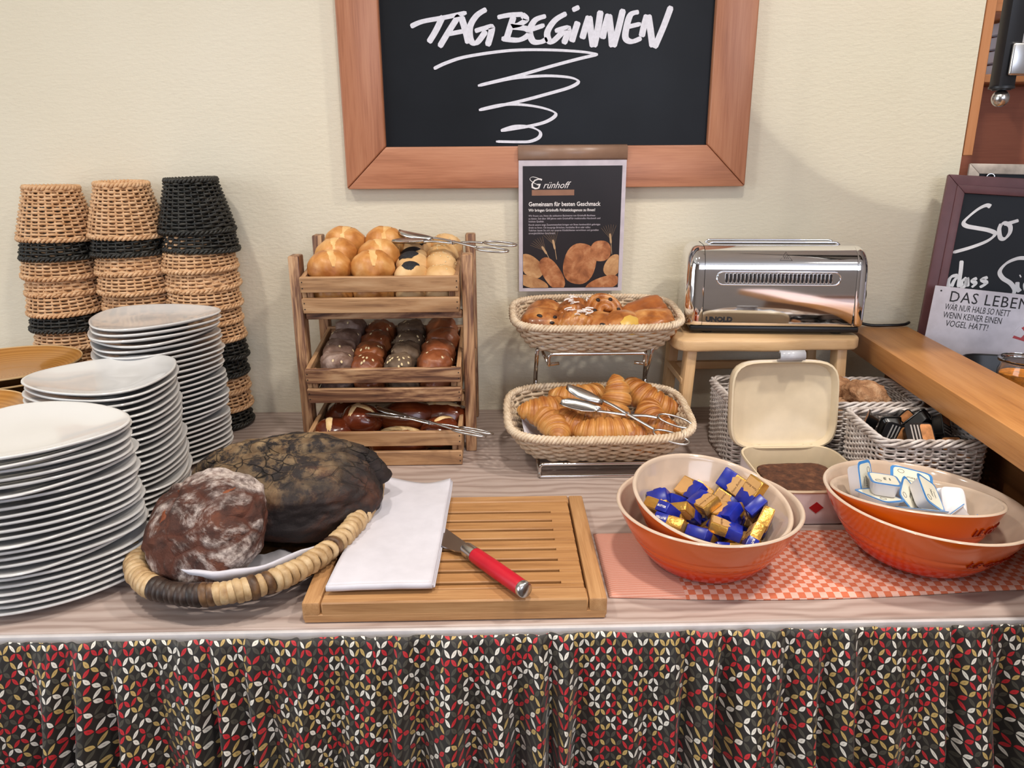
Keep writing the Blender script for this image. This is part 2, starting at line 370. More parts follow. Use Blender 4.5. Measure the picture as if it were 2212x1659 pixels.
plain('tub_black', L(18, 17, 17), .25); plain('lid_orange', L(204, 140, 90), .35, var=.2, vs=90); plain('lid_black', L(30, 30, 32), .25); plain('lid_silver', L(196, 192, 188), .25, .4)
plain('knife_red', L(190, 14, 40), .4, var=.05); plain('print_dark', L(34, 26, 28), .4, var=.2, vs=6); plain('print_brown', L(150, 108, 84), .4)
plain('poster_sleeve', L(206, 196, 204), .25); plain('sleeve_fold', L(150, 118, 98), .35)
crust('print_bread', [(.3, L(130, 74, 40)), (.5, L(178, 112, 68)), (.72, L(214, 158, 110))], 45, 5, .4, 60, 0)
crust('print_bread_pale', [(.3, L(160, 104, 62)), (.6, L(206, 158, 108)), (.75, L(228, 192, 150))], 40, 5, .4, 60, 0)
plain('print_wheat', L(196, 160, 120), .5); plain('print_white', L(236, 230, 228), .5, var=0)
plain('jar_filling', L(214, 128, 34), .5, var=.3, vs=120); plain('bird_red', L(172, 44, 48), .4)
NB('clear_glass').set(Base_Color=(.95, .98, .97), Roughness=.02, Transmission_Weight=1.0, IOR=1.45)
def m_pane():
    b = NB('pane_glass'); t = b.t; tr = b.n('ShaderNodeBsdfTransparent'); tr.inputs[0].default_value = (.96, .98, .97, 1)
    gl = b.n('ShaderNodeBsdfGlossy'); gl.inputs['Roughness'].default_value = .02; fr = b.n('ShaderNodeFresnel'); fr.inputs[0].default_value = 1.3
    mx = b.n('ShaderNodeMixShader'); t.links.new(fr.outputs[0], mx.inputs[0]); t.links.new(tr.outputs[0], mx.inputs[1]); t.links.new(gl.outputs[0], mx.inputs[2])
    t.links.new(mx.outputs[0], t.nodes['Material Output'].inputs[0])
m_pane()
NB('light_blue_glass').set(Base_Color=L(170, 214, 226), Roughness=.1, Transmission_Weight=.3)
def m_towel():
    b = NB('checked_towel'); tc = b.n('ShaderNodeTexCoord'); mp = b.n('ShaderNodeMapping', i0=tc.outputs['UV'])
    mp.inputs['Scale'].default_value = (1, 1, 1)
    ck = b.n('ShaderNodeTexChecker'); b.put(ck.inputs[0], mp.outputs[0]); ck.inputs['Scale'].default_value = 1
    sx = b.n('ShaderNodeSeparateXYZ', i0=mp.outputs[0])
    # towards the hems the checks turn into fine ribs
    rib = b.math('GREATER_THAN', b.math('SINE', b.math('MULTIPLY', sx.outputs[1], 13.0)), 0.0)
    edge = b.math('ADD', b.math('LESS_THAN', sx.outputs[0], 10.5), b.math('GREATER_THAN', sx.outputs[0], 66.0))
    f = b.mix(edge, ck.outputs[1], b.math('MULTIPLY_ADD', rib, .35, .2))
    n = b.noise(b.n('ShaderNodeTexCoord').outputs['Object'], 900, 2)
    b.set(Base_Color=b.mix(f, L(224, 180, 164), L(206, 112, 78)), Roughness=.9).bump(b.math('ADD', n, f), .5, .0015)
m_towel()
def m_skirt():
    b = NB('leaf_print_cloth'); tc = b.n('ShaderNodeTexCoord'); sx = b.n('ShaderNodeSeparateXYZ', i0=tc.outputs['UV'])
    A = .0098
    u = b.math('DIVIDE', sx.outputs[0], A); v = b.math('DIVIDE', sx.outputs[1], A)
    iu = b.math('FLOOR', u); iv = b.math('FLOOR', v)
    fu = b.math('SUBTRACT', b.math('SUBTRACT', u, iu), .5); fv = b.math('SUBTRACT', b.math('SUBTRACT', v, iv), .5)
    par = b.math('ABSOLUTE', b.math('MODULO', b.math('ADD', iu, iv), 2.0)); sg = b.math('MULTIPLY_ADD', par, 2.0, -1.0)
    p = b.math('MULTIPLY', b.math('ADD', fu, b.math('MULTIPLY', sg, fv)), .7071); q = b.math('MULTIPLY', b.math('SUBTRACT', fu, b.math('MULTIPLY', sg, fv)), .7071)
    q = b.math('ABSOLUTE', q); p2 = b.math('POWER', b.math('ABSOLUTE', b.math('DIVIDE', p, .61)), 2.0)
    wd = b.math('MULTIPLY', b.math('SUBTRACT', 1.0, p2), .25)
    leaf = b.math('LESS_THAN', q, wd)
    slit = b.math('LESS_THAN', q, b.math('MULTIPLY', b.math('SUBTRACT', .24, b.math('ABSOLUTE', p)), .18))
    cb = b.n('ShaderNodeCombineXYZ', i0=iu, i1=iv); wn = b.n('ShaderNodeTexWhiteNoise', noise_dimensions='2D'); b.put(wn.inputs[0], cb.outputs[0])
    col = b.ramp(wn.outputs[0], [(0, L(188, 34, 42)), (.27, L(226, 220, 208)), (.52, L(190, 160, 96)), (.74, L(72, 68, 58))], True)
    c = b.mix(leaf, L(34, 29, 25), col)
    c = b.mix(b.math('MULTIPLY', slit, leaf), c, b.mix(.55, col, L(34, 29, 25)))
    b.set(Base_Color=c, Roughness=.55, Sheen_Weight=.1)
m_skirt()

# ================================================================ the room
def slab(name, a, b, m): return struct(put(name, MB().box(a, b).mesh(name, smooth=False), m))
slab('floor', (-2.7, -4.4, -.08), (2.7, .6, 0), 'floor_tile')
slab('ceiling', (-2.7, -4.4, 2.6), (2.7, .6, 2.68), 'ceiling_white')
slab('wall_back', (-2.6, 0, 0), (.935, .12, 2.6), 'wall_plaster')
slab('wall_niche', (.935, .42, 0), (2.7, .5, 2.6), 'rear_wall_paint')
slab('wall_right', (2.6, -4.3, 0), (2.7, .42, 2.6), 'rear_wall_paint')
def wall_with_window(name, axis, at, lo, hi, w0, w1, z0, z1, m, t):
    mb = MB()
    def bx(p, q, za, zb):
        if axis == 'x': mb.box((at, p, za), (at+t, q, zb))
        else: mb.box((p, at, za), (q, at+t, zb))
    bx(lo, w0, 0, 2.6); bx(w1, hi, 0, 2.6); bx(w0, w1, 0, z0); bx(w0, w1, z1, 2.6)
    return struct(put(name, mb.mesh(name, smooth=False), m))
wall_with_window('wall_left', 'x', -2.7, -4.3, 0, -2.65, -.85, .7, 2.4, 'rear_wall_paint', .1)
wall_with_window('wall_rear', 'y', -4.3, -2.6, 2.6, -.2, 2.2, 1.4, 2.46, 'rear_wall_paint', .1)
def window(name, axis, at, w0, w1, z0, z1):
    mb = MB(); f = .05
    def bx(p, q, za, zb):
        if axis == 'x': mb.box((at, p, za), (at+.06, q, zb))
        else: mb.box((p, at, za), (q, at+.06, zb))
    bx(w0, w0+f, z0, z1); bx(w1-f, w1, z0, z1); bx(w0+f, w1-f, z0, z0+f); bx(w0+f, w1-f, z1-f, z1); m = (w0+w1)/2; bx(m-f/2, m+f/2, z0+f, z1-f)
    struct(put(name, mb.mesh(name, smooth=False), 'window_frame_white'))
window('window_1', 'x', -2.68, -2.65, -.85, .7, 2.4); window('window_2', 'y', -4.28, -.2, 2.2, 1.4, 2.46)

# ---------------------------------------------------------------- the serving table and its skirt
t = thing('serving_table', 'long buffet table with a pale grey wood-grain top along the cream wall', 'table', (-.28, -.4, 0))
me = MB().box((-1.12, -.395, .868), (1.025, .399, .9)).mesh('tabletop', bevel=.002, seg=1); put('tabletop', me, 'table_laminate', t)
put('edge_band', MB().box((-1.12, -.4025, .868), (1.025, -.3955, .8995)).mesh('edge_band', bevel=.002), 'table_edge_white', t)
for x in (-1.05, .95):
    for y in (-.3, .33): board('leg', (.05, .05, .867), (x, y, .4335), 'pine', t)
def make_skirt():
    W0, W1, gain = -1.40, .742, 1.55; ns, nz = 1500, 26; rs = random.Random(3)
    mb = MB(); uv = []
    def fold(s): return noise.fractal(Vector((s*11, 1.7, 0)), .9, 2.0, 2)
    def fine(s): return noise.fractal(Vector((s*42, 7.7, 0)), .8, 2.0, 2)
    L0 = (W1-W0)*gain
    def fn(i, j):
        s = L0*i/(ns-1); z = .8972-(.845)*(j/(nz-1))**1.35
        d = .8972-z; lo = min(1, d/.17); hi = max(0, 1-d/.09)
        x = W0+s/gain+.010*lo*noise.noise(Vector((s*11+4, z*2, 3.3)))+.004*hi*noise.noise(Vector((s*50, 2, 1)))
        ph = s*74+5.5*noise.noise(Vector((s*5, .3, z*.8)))+2.6*noise.noise(Vector((s*15, 5, z*.5))); am = .55+.6*noise.noise(Vector((s*6, 8, 1)))
        y = -.8135-.024*lo-.040*(.06+.94*lo)*am*math.sin(ph)-.0055*(.3+.7*hi)*fine(s)*(1 if d > .012 else .6)
        if d < .012: y += .003
        return (x, min(y, -.8045), z+.002*hi*noise.noise(Vector((s*60, 0, 9))))
    mb.grid(fn, ns, nz); me = mb.mesh('table_skirt', angle=180, fix=False)
    ul = me.uv_layers.new(name='UVMap'); nv = nz
    for lp in me.loops:
        i, j = divmod(lp.vertex_index, nv); s = L0*i/(ns-1); z = .893-(.845)*(j/(nz-1))**1.35
        ul.data[lp.index].uv = (s, z+.004*math.sin(s*7))
    o = put('table_skirt', me, 'leaf_print_cloth'); md = o.modifiers.new('cloth', 'SOLIDIFY'); md.thickness = .0008; md.offset = 0
    tag(o, 'gathered dark cloth skirt printed with red, white and tan leaves under the buffet table', 'table skirt')
make_skirt()

# ---------------------------------------------------------------- the wooden counter on the right
a = math.atan(.08)
t = thing('wooden_counter', 'raised beech counter with a thick overhanging edge along the right side of the buffet', 'counter', (.7265, 0, 0), (0, 0, -a))
o = board('raised_ledge', (.122, 1.62, .045), (.061, -.86, 1.0675), 'counter_beech', t, bevel=.004, seg=2)
board('riser', (.018, 1.60, .060), (.112, -.855, 1.0145), 'counter_panel', t)
board('worktop', (.50, 1.60, .03), (.373, -.86, 1.009), 'counter_panel', t, bevel=.002)
board('side_panel', (.018, 1.58, 1.04), (.098, -.84, .5245), 'counter_panel', t)
board('end_panel', (.5, .018, 1.04), (.36, -1.62, .5245), 'counter_panel', t)

# ---------------------------------------------------------------- the wooden wall cabinet in the niche, far right
t = thing('wall_cabinet', 'reddish wooden wall cabinet with open shelves beyond the end of the cream wall', 'cabinet', (1.5, .2, 1.1))
board('back_panel', (1.1, .02, 1.48), (0, .19, .74), 'cabinet_redwood', t)
board('side_trim', (.021, .10, 1.13), (-.552, -.148, .89), 'cabinet_trim', t)
board('front_panel', (1.02, .016, .46), (-.03, -.05, .235), 'cabinet_redwood', t)
board('shelf', (1.08, .30, .016), (0, .02, .475), 'cabinet_trim', t)
board('shelf', (1.08, .30, .026), (0, .02, .612), 'cabinet_trim', t)
x = thing('white_linen_stack', 'stack of folded white linens on the lower cabinet shelf at the top right corner', 'linens', (1.2, .16, 1.584))
for k in range(4): put('folded_linen', MB().box((-.13, -.05, .001+k*.028), (.13, .05, .026+k*.028)).mesh('folded_linen', bevel=.006), 'linen_white', x)
o = put('glass_dish', MB().box((-.05, -.05, 0), (.05, .05, .018)).mesh('glass_dish', bevel=.004), 'light_blue_glass', loc=(1.08, -.01, 1.584)); tag(o, 'small pale blue glass dish on the cabinet shelf edge', 'dish')
# ---------------------------------------------------------------- big chalkboard on the wall
t = thing('chalkboard', 'large chalkboard in a reddish wooden frame hung on the cream wall', 'chalkboard', (.1, 0, 1.37))
bw, bt, bh = .394, .080, .72                        # half width, rail width, height
def rail(poly, name='frame_rail', rot=0):
    # rail drawn with its length along local X
    c = sum((Vector(p) for p in poly), Vector((0, 0)))/len(poly); R = Matrix.Rotation(-rot, 2)
    q = [R @ (Vector(p)-c) for p in poly]
    me = MB().prism([(p.x, p.y) for p in q], 0, .024).mesh(name, bevel=.003)
    put(name, me, 'board_frame_cherry', t, (c.x, -.001, c.y), (PI/2, -rot, 0))
rail([(-bw, 0), (bw, 0), (bw-bt, bt-.0006), (-bw+bt, bt-.0006)])
rail([(-bw, bh), (-bw+bt, bh-bt+.0006), (bw-bt, bh-bt+.0006), (bw, bh)])
rail([(-bw, .001), (-bw+bt-.0004, bt), (-bw+bt-.0004, bh-bt), (-bw, bh-.001)], rot=PI/2)
rail([(bw, .001), (bw, bh-.001), (bw-bt+.0004, bh-bt), (bw-bt+.0004, bt)], rot=PI/2)
put('slate', MB().box((-bw+bt-.008, -.010, bt-.008), (bw-bt+.008, -.004, bh-bt+.008)).mesh('slate'), 'chalkboard', t)
def ribbon(mb, pts, w, ang=.6, depth=.0006, taper=True, nib=.45, sm=6):
    """a flat marker stroke in the XZ plane facing -Y; a chisel nib gives thick and thin"""
    P = spline([(p[0], 0, p[1]) for p in pts], sm) if len(pts) > 2 else [Vector((pts[0][0]+(pts[1][0]-pts[0][0])*k/6, 0, pts[0][1]+(pts[1][1]-pts[0][1])*k/6)) for k in range(7)]
    n = len(P); A = []; B = []
    for i, p in enumerate(P):
        d = (P[min(i+1, n-1)]-P[max(i-1, 0)])
        d = d.normalized() if d.length > 1e-9 else Vector((1, 0, 0)); nr = Vector((-d.z, 0, d.x))
        th = math.atan2(d.z, d.x); k = nib+(1-nib)*abs(math.sin(th-ang)); ww = w*k*.5
        if taper and (i == 0 or i == n-1): ww *= .6
        A.append(p+nr*ww); B.append(p-nr*ww)
    o = len(mb.v)
    for p, q in zip(A, B): mb.v += [(p.x, -depth, p.z), (q.x, -depth, q.z), (p.x, 0, p.z), (q.x, 0, q.z)]
    for i in range(n-1):
        e, f = o+4*i, o+4*i+4
        mb.f += [(e, e+1, f+1, f), (e, f, f+2, e+2), (e+1, e+3, f+3, f+1)]
def strokes(name, groups, w, m, parent, loc, rot=(0, 0, 0), **kw):
    mb = MB()
    for i, g in enumerate(groups):
        ribbon(mb, g, w, depth=.0004+.0001*(i % 5), **kw)
    return put(name, mb.mesh(name, smooth=False, fix=False), m, parent, loc, rot)
BS = [('chalk_letter', [[(-257.5, 295.1), (-234.8, 303.8), (-192.3, 310.7), (-151.8, 318.6)], [(-196.1, 313.1), (-210.4, 287.8), (-224.7, 267.3)]]), ('chalk_letter', [[(-166.1, 314.1), (-185.3, 287.7), (-204.8, 259.3)], [(-162.3, 312.3), (-154.5, 287.6), (-149.2, 265.5)], [(-190.2, 281.4), (-154.5, 287.6)]]), ('chalk_letter', [[(-114.5, 324.4), (-132.7, 313.9), (-145.8, 294.6), (-145.2, 271.6), (-133.7, 266.9), (-115.9, 287.5)], [(-137.1, 286.8), (-119.6, 291.7), (-105.0, 292.4), (-113.6, 260.7)]]), ('chalk_letter', [[(-94.3, 310.3), (-73.1, 314.1), (-45.4, 315.4)], [(-63.5, 312.6), (-71.4, 290.8), (-78.1, 271.3)], [(-48.1, 314.7), (-40.4, 306.6), (-53.9, 297.8), (-67.5, 294.3), (-40.4, 290.7), (-34.6, 281.8), (-54.1, 271.2), (-87.0, 273.8)]]), ('chalk_letter', [[(-3.0, 312.4), (-23.1, 305.5), (-33.5, 287.1), (-27.6, 269.3), (-13.2, 267.5), (-0.4, 272.8)], [(-31.5, 288.9), (-5.6, 296.9)]]), ('chalk_letter', [[(35.5, 316.9), (13.6, 304.6), (-0.5, 283.5), (6.2, 267.4), (23.6, 279.8), (29.3, 288.7)], [(13.8, 286.2), (38.9, 291.1), (30.8, 263.7)]]), ('chalk_letter', [[(57.3, 302.7), (51.4, 285.0), (45.9, 267.2)], [(46.2, 322.1), (59.5, 327.6)]]), ('chalk_letter', [[(78.0, 312.1), (71.8, 293.8), (65.7, 272.5)], [(78.0, 312.1), (82.5, 283.1), (87.1, 258.1)], [(99.4, 321.2), (95.2, 290.2), (88.6, 258.1)]]), ('chalk_letter', [[(115.0, 315.5), (108.7, 293.7), (104.2, 272.4)], [(115.0, 314.8), (119.8, 286.5), (123.4, 257.9)], [(141.7, 323.8), (134.0, 290.0), (125.4, 257.9)]]), ('chalk_letter', [[(171.7, 318.8), (156.4, 314.0), (149.4, 293.5), (148.2, 274.0), (160.2, 267.5), (178.6, 273.8)], [(150.6, 292.8), (176.4, 298.4)]]), ('chalk_letter', [[(187.4, 313.9), (182.4, 295.2), (178.6, 275.6)], [(189.3, 313.9), (195.2, 286.2), (200.5, 257.6)], [(231.9, 328.4), (219.4, 293.3), (203.7, 255.8)]]), ('chalk_flourish', [[(-216.7, 221.5), (-190.9, 232.3), (-151.7, 242.9), (-73.6, 252.7), (-3.4, 253.8), (63.0, 250.3), (96.4, 245.4)], [(96.4, 245.4), (55.4, 236.6), (4.6, 224.1), (-54.3, 208.7), (-133.2, 190.7)], [(-133.2, 190.7), (-74.0, 202.6), (-34.6, 206.4), (4.7, 207.7), (44.2, 204.5), (60.1, 197.1), (44.5, 187.2), (5.0, 176.3), (-54.5, 161.8), (-132.1, 146.5)], [(-132.1, 146.5), (-86.3, 156.0), (-42.6, 155.4), (-2.8, 148.4), (17.3, 138.5), (1.4, 125.8), (-30.6, 117.2), (-90.0, 108.1)], [(-90.0, 108.1), (-62.7, 116.3), (-34.6, 115.4), (-14.5, 106.9), (-14.5, 96.2), (-30.6, 88.6), (-50.7, 87.2), (-99.8, 88.3)]])]
for nm, gr in BS:
    strokes(nm, [[(x/1000, z/1000) for x, z in g] for g in gr], .0125 if nm == 'chalk_letter' else .0072, 'chalk', t, (0, -.0104, 0), ang=(.2 if nm == 'chalk_letter' else -.5), nib=(.62 if nm == 'chalk_letter' else .4))

# ---------------------------------------------------------------- printed poster in a clear sleeve hung over the frame
t = thing('poster', 'dark printed bakery poster with bread picture hanging over the chalkboard frame', 'poster', (.150, -.0205, 1.163), (math.radians(1.6), 0, 0))
pw, ph = .106, .262
put('sleeve', MB().box((-pw, -.0006, 0), (pw, .0006, ph)).mesh('sleeve'), 'poster_sleeve', t)
mb = MB(); mb.grid(lambda i, j: ((-1 if i == 0 else 1)*(pw+.001), [(-.0012, ph-.002), (-.003, ph+.002), (-.004, ph+.010), (-.003, ph+.021), (.004, ph+.025), (.012, ph+.0265), (.0138, ph+.02)][j][0], [(-.0012, ph-.002), (-.003, ph+.002), (-.004, ph+.010), (-.003, ph+.021), (.004, ph+.025), (.012, ph+.0265), (.0138, ph+.02)][j][1]), 2, 7)
o = put('sleeve_fold', mb.mesh('sleeve_fold', angle=60), 'sleeve_fold', t); md = o.modifiers.new('film', 'SOLIDIFY'); md.thickness = .0008
pr = put('print', MB().box((-.098, -.0010, .007), (.098, -.0006, .249)).mesh('print'), 'print_dark', t)
def ink(name, body, size, x, z, m='print_white', **kw):
    return put(name, text_mesh(body, size, .00005, **kw), m, pr, (x, -.00115, z), (PI/2, 0, 0))
ink('lettering', 'G', .030, -.086, .205, shear=.35); ink('lettering', 'rünhoff', .0185, -.0585, .2065, shear=.45, wfac=.92)
mb = MB(); ribbon(mb, [(-.064, .2245), (-.078, .2285), (-.084, .224), (-.076, .217), (-.066, .2125)], .0012, depth=.0003); put('flourish', mb.mesh('flourish', fix=False), 'print_white', pr, (0, -.00105, 0))
put('banner', MB().box((-.080, -.0004, .1925), (.004, 0, .2035)).mesh('banner'), 'print_brown', pr, (0, -.001, 0))
ink('lettering', 'Bäckerei seit 1710', .0078, -.064, .1958, wfac=.9)
o = ink('lettering', 'Gemeinsam für besten Geschmack', .0118, -.0865, .172, bold=.00022, wfac=.86)
ink('lettering', 'Wir bringen Grünhoffs Frühstücksgenuss zu Ihnen!', .0077, -.0865, .1615, bold=.00012, wfac=.84)
rows = ['Wir freuen uns, Ihnen die exklusiven Backwaren von Grünhoffs Backhaus', 'zu bieten. Seit über 300 Jahren steht Grünhoff für traditionelles Handwerk und', 'höchste Qualität.',
        'Durch unsere enge Zusammenarbeit bringen wir Ihnen handwerklich gefertigte', 'direkt zu Ihnen. Ob knusprige Brötchen, herzhaftes Brot oder süßes', 'Teilchen: lassen Sie sich von unseren Köstlichkeiten verwöhnen und genießen', 'unvergleichlichen Geschmack.']
for i, r in enumerate(rows): ink('small_print', r, .0050, -.0865, .1515-.0056*i-(.001 if i > 2 else 0), m='poster_sleeve', wfac=.9)
def oval(name, cx, cz, rx, rz, rot, m, lay, parent=pr, clip=(-.0975, .0975, .0075)):
    n = 28; P = []
    for k in range(n):
        a = 2*PI*k/n; x, z = rx*math.copysign(abs(math.cos(a))**.85, math.cos(a)), rz*math.copysign(abs(math.sin(a))**.85, math.sin(a))
        X, Z = cx+x*math.cos(rot)-z*math.sin(rot), cz+x*math.sin(rot)+z*math.cos(rot)
        P.append((min(max(X, clip[0]), clip[1]), max(Z, clip[2])))
    put(name, MB().prism(P, 0, .0001).mesh(name, smooth=False), m, parent, (0, -.0010-.00012*lay, 0), (PI/2, 0, 0))
for i, (cx, cz, rx, rz, ro, m) in enumerate([(-.082, .052, .030, .019, -.7, 'print_bread_pale'), (.018, .056, .042, .033, 1.35, 'print_bread'), (-.038, .036, .038, .018, -1.0, 'print_bread'),
        (.060, .082, .021, .021, 0, 'print_bread'), (.087, .052, .024, .017, 1.0, 'print_bread_pale'), (-.078, .018, .034, .012, -.35, 'print_bread_pale'), (.065, .013, .036, .015, .35, 'print_bread')]):
    oval('printed_loaf', cx, cz, rx, rz, ro, m, i+1)
for (x, z, a) in [(-.052, .083, 2.25), (-.034, .094, 1.85), (.080, .105, 1.75)]:
    mb = MB(); ribbon(mb, [(x, z), (x-.018*math.cos(a)*1.0, z-.030*math.sin(a))], .0011, depth=.0002)
    for k in range(-3, 4):
        b2 = a+.16*k-.0; ribbon(mb, [(x, z), (x+.034*math.cos(b2), z+.030*math.sin(b2))], .00022, depth=.0002)
    ribbon(mb, [(x+.012*math.cos(a), z+.012*math.sin(a)), (x-.004*math.cos(a), z-.008*math.sin(a))], .0042, depth=.0003)
    put('printed_wheat', mb.mesh('printed_wheat', smooth=False, fix=False), 'print_wheat', pr, (0, -.0011, 0))

# ---------------------------------------------------------------- signs on the right-hand counter
yaw = math.radians(-20)
def sign_root(name, label, cat, loc, lean, roll):
    r = thing(name, label, cat, loc); m = Matrix.Rotation(yaw, 4, 'Z') @ Matrix.Rotation(math.radians(-lean), 4, 'X') @ Matrix.Rotation(math.radians(roll), 4, 'Y')
    r.rotation_euler = m.to_euler(); return r
t = sign_root('framed_chalk_sign', 'burgundy framed chalk sign leaning on the wall atop the right counter', 'sign', (.8545, -.0805, 1.0515), 7, 3.2)
w, h, f = .44, .343, .034
put('slate', MB().box((f-.004, .006, f-.004), (w-f+.004, .010, h-f+.004)).mesh('slate'), 'chalkboard', t)
for nm, poly in [('frame_rail', [(0, 0), (w, 0), (w-f, f), (f, f)]), ('frame_rail', [(0, h), (f, h-f), (w-f, h-f), (w, h)]), ('frame_rail', [(0, 0), (f, f), (f, h-f), (0, h)]), ('frame_rail', [(w, 0), (w, h), (w-f, h-f), (w-f, f)])]:
    rl = put(nm, MB().prism(poly, 0, .016).mesh(nm, bevel=.002), 'burgundy_paint', t, (0, .016, 0), (PI/2, 0, 0))
    c = sum((Vector(p) for p in poly), Vector((0, 0)))/4; k = .80
    put('moulding', MB().prism([tuple(Vector((w/2, h/2))+(Vector(p)-Vector((w/2, h/2)))*(1 if 0 else 1)) for p in [(q[0]+(f*.55 if q[0] in (0,) else -f*.55 if q[0] == w else 0), q[1]+(f*.55 if q[1] == 0 else -f*.55 if q[1] == h else 0)) for q in poly]], 0, .019).mesh('moulding', bevel=.0015), 'burgundy_paint', rl)
strokes('chalk_letter', [[(x/1000, z/1000) for x, z in g] for g in [[(84.6, 287.1), (76.9, 289.1), (64.4, 281.2), (50.8, 266.0), (43.6, 253.8), (49.5, 247.3), (68.8, 244.7), (90.2, 242.1), (101.8, 236.1), (91.6, 222.3), (66.2, 207.5), (35.3, 194.2)], [(108.4, 256.4), (107.1, 244.8), (112.2, 229.7), (120.4, 229.2), (126.2, 241.2), (123.8, 253.8), (113.8, 258.1), (108.8, 253.9)], [(113.1, 255.5), (126.0, 260.4), (136.5, 265.1)], [(53.4, 180.0), (55.5, 159.0), (57.0, 127.2)], [(52.3, 150.7), (41.4, 146.9), (37.4, 135.8), (40.4, 125.9)], [(45.0, 127.2), (47.5, 139.5), (52.7, 148.1)], [(67.5, 148.3), (61.0, 138.3), (63.8, 129.2), (69.2, 132.5), (69.2, 145.8), (72.7, 130.2)], [(86.5, 148.4), (79.1, 143.4), (85.6, 137.7), (80.4, 129.7)], [(104.6, 152.1), (95.1, 146.6), (104.4, 140.7), (94.4, 131.1)], [(161.3, 195.0), (147.9, 192.9), (131.6, 182.3), (123.1, 165.8), (130.1, 153.4), (145.6, 144.5), (154.9, 132.3), (152.8, 119.0)], [(156.9, 148.3), (159.1, 136.7), (164.5, 130.2)], [(158.5, 159.4), (160.5, 160.7)], [(171.7, 140.7), (178.5, 146.6), (175.1, 152.8), (170.7, 145.8), (175.1, 134.5), (184.1, 135.5)]]], .0085, 'chalk_white', t, (0, .0058, 0), ang=.9, nib=.5)

t = sign_root('tin_sign', 'white tin sign with black lettering in front of the burgundy chalk sign', 'sign', (.8475, -.118, 1.0435), 7, 3.8)
put('plate', MB().box((0, 0, 0), (.26, .002, .140)).mesh('plate', bevel=.0008), 'tin_white', t)
def ink2(body, size, x, z, **kw): return put('lettering', text_mesh(body, size, .0001, **kw), 'ink_black', t, (x, -.0002, z+.048), (PI/2, 0, 0))
ink2('DAS LEBEN', .030, .028, .064, wfac=.86, spacing=1.1); ink2('WÄR NUR HALB SO NETT', .0175, .024, .0475, wfac=.55, shear=.1)
ink2('WENN KEINER EINEN', .0175, .024, .0315, wfac=.60, shear=.05); ink2('VOGEL HÄTT!', .0175, .031, .0155, wfac=.68, shear=.12)
put('nail_hole', MB().lathe([(.0017, 0), (.0017, .0004), (.0001, .0004)], 12).mesh('nail_hole'), 'ink_black', t, (.012, -.0001, .131), (PI/2, 0, 0))
bird = [(.150, .012), (.158, .030), (.172, .042), (.190, .046), (.206, .040), (.214, .026), (.212, .010), (.19, .004)]
put('red_bird_print', MB().prism(bird, 0, .0003).mesh('red_bird_print', smooth=False), 'bird_red', t, (0, 0, .044), (PI/2, 0, 0))
put('bird_wing_print', MB().prism([(.148, .018), (.158, .036), (.170, .024), (.164, .014)], 0, .0004).mesh('bird_wing_print', smooth=False), 'tin_white', t, (0, -.0002, .044), (PI/2, 0, 0))

t = sign_root('whitewashed_chalk_sign', 'chalk sign with a whitewashed frame half hidden behind the burgundy one', 'sign', (.944, -.010, 1.0330), 2, 1)
w, h, f = .40, .3775, .02
put('slate', MB().box((f-.003, .004, f-.003), (w-f+.003, .008, h-f+.003)).mesh('slate'), 'chalkboard', t)
for poly in ([(0, 0), (w, 0), (w-f, f), (f, f)], [(0, h), (f, h-f), (w-f, h-f), (w, h)], [(0, 0), (f, f), (f, h-f), (0, h)], [(w, 0), (w, h), (w-f, h-f), (w-f, f)]):
    put('frame_rail', MB().prism(poly, 0, .012).mesh('frame_rail', bevel=.0015), 'whitewash', t, (0, .012, 0), (PI/2, 0, 0))
put('screw_eye', MB().tube([(.040+.007*math.cos(a*PI/8), -.002, h-f-.006+.007*math.sin(a*PI/8)) for a in range(16)], .0012, 6, True).mesh('screw_eye'), 'steel', t)

# black tray, preserving jar, hanging post of the glass guard
t = thing('black_tray', 'shallow black plastic tray on the counter behind the jar', 'tray', (.925, -.300, 1.0248), (0, 0, -.35))
pr_ = [(.0, .002), (.074, .002), (.084, .042), (.088, .042), (.077, 0), (0, 0)]
sq = lambda a: (abs(math.cos(a))**4+abs(math.sin(a))**4)**-.25
put('tray_body', MB().lathe(pr_, 40, sq).mesh('tray_body'), 'black_plastic', t); put('rim', MB().tube([(.086*sq(k*PI/20)*math.cos(k*PI/20), .086*sq(k*PI/20)*math.sin(k*PI/20), .0425) for k in range(40)], .0022, 6, True).mesh('rim'), 'black_plastic', t)
t = thing('preserving_jar', 'glass preserving jar of orange spread on the right counter', 'jar', (.868, -.390, 1.0248))
put('glass', MB().lathe([(0, 0), (.034, 0), (.038, .004), (.039, .065), (.036, .073), (.036, .079), (.041, .081), (.041, .085), (.038, .085), (.034, .081), (.034, .072), (.0365, .065), (.0355, .005), (0, .003)], 40).mesh('glass'), 'clear_glass', t)
put('spread', MB().lathe([(0, .0035), (.0345, .0052), (.0355, .060), (.02, .063), (0, .061)], 32).mesh('spread'), 'jar_filling', t)
t = thing('hanging_guard_post', 'black hanging post of the glass guard with steel clamp and ball end, top right', 'post', (.712, -.45, 1.52))
put('post', MB().box((-.0115, -.0115, .004), (.0115, .0115, 1.078)).mesh('post', bevel=.001), 'black_iron', t)
put('flange', MB().lathe([(0, 0), (.012, 0), (.012, .001), (.0165, .002), (.0165, .005), (.012, .006), (0, .006)], 24).mesh('flange'), 'black_iron', t)
put('ball_end', MB().lathe([(.0115*math.sin(k*PI/12), -.0115*math.cos(k*PI/12)) for k in range(13)], 24).mesh('ball_end'), 'steel', t, (.001, 0, -.0105))
put('clamp', MB().box((-.004, -.019, .018), (.034, -.0125, .060)).mesh('clamp', bevel=.004, seg=3), 'steel', t)
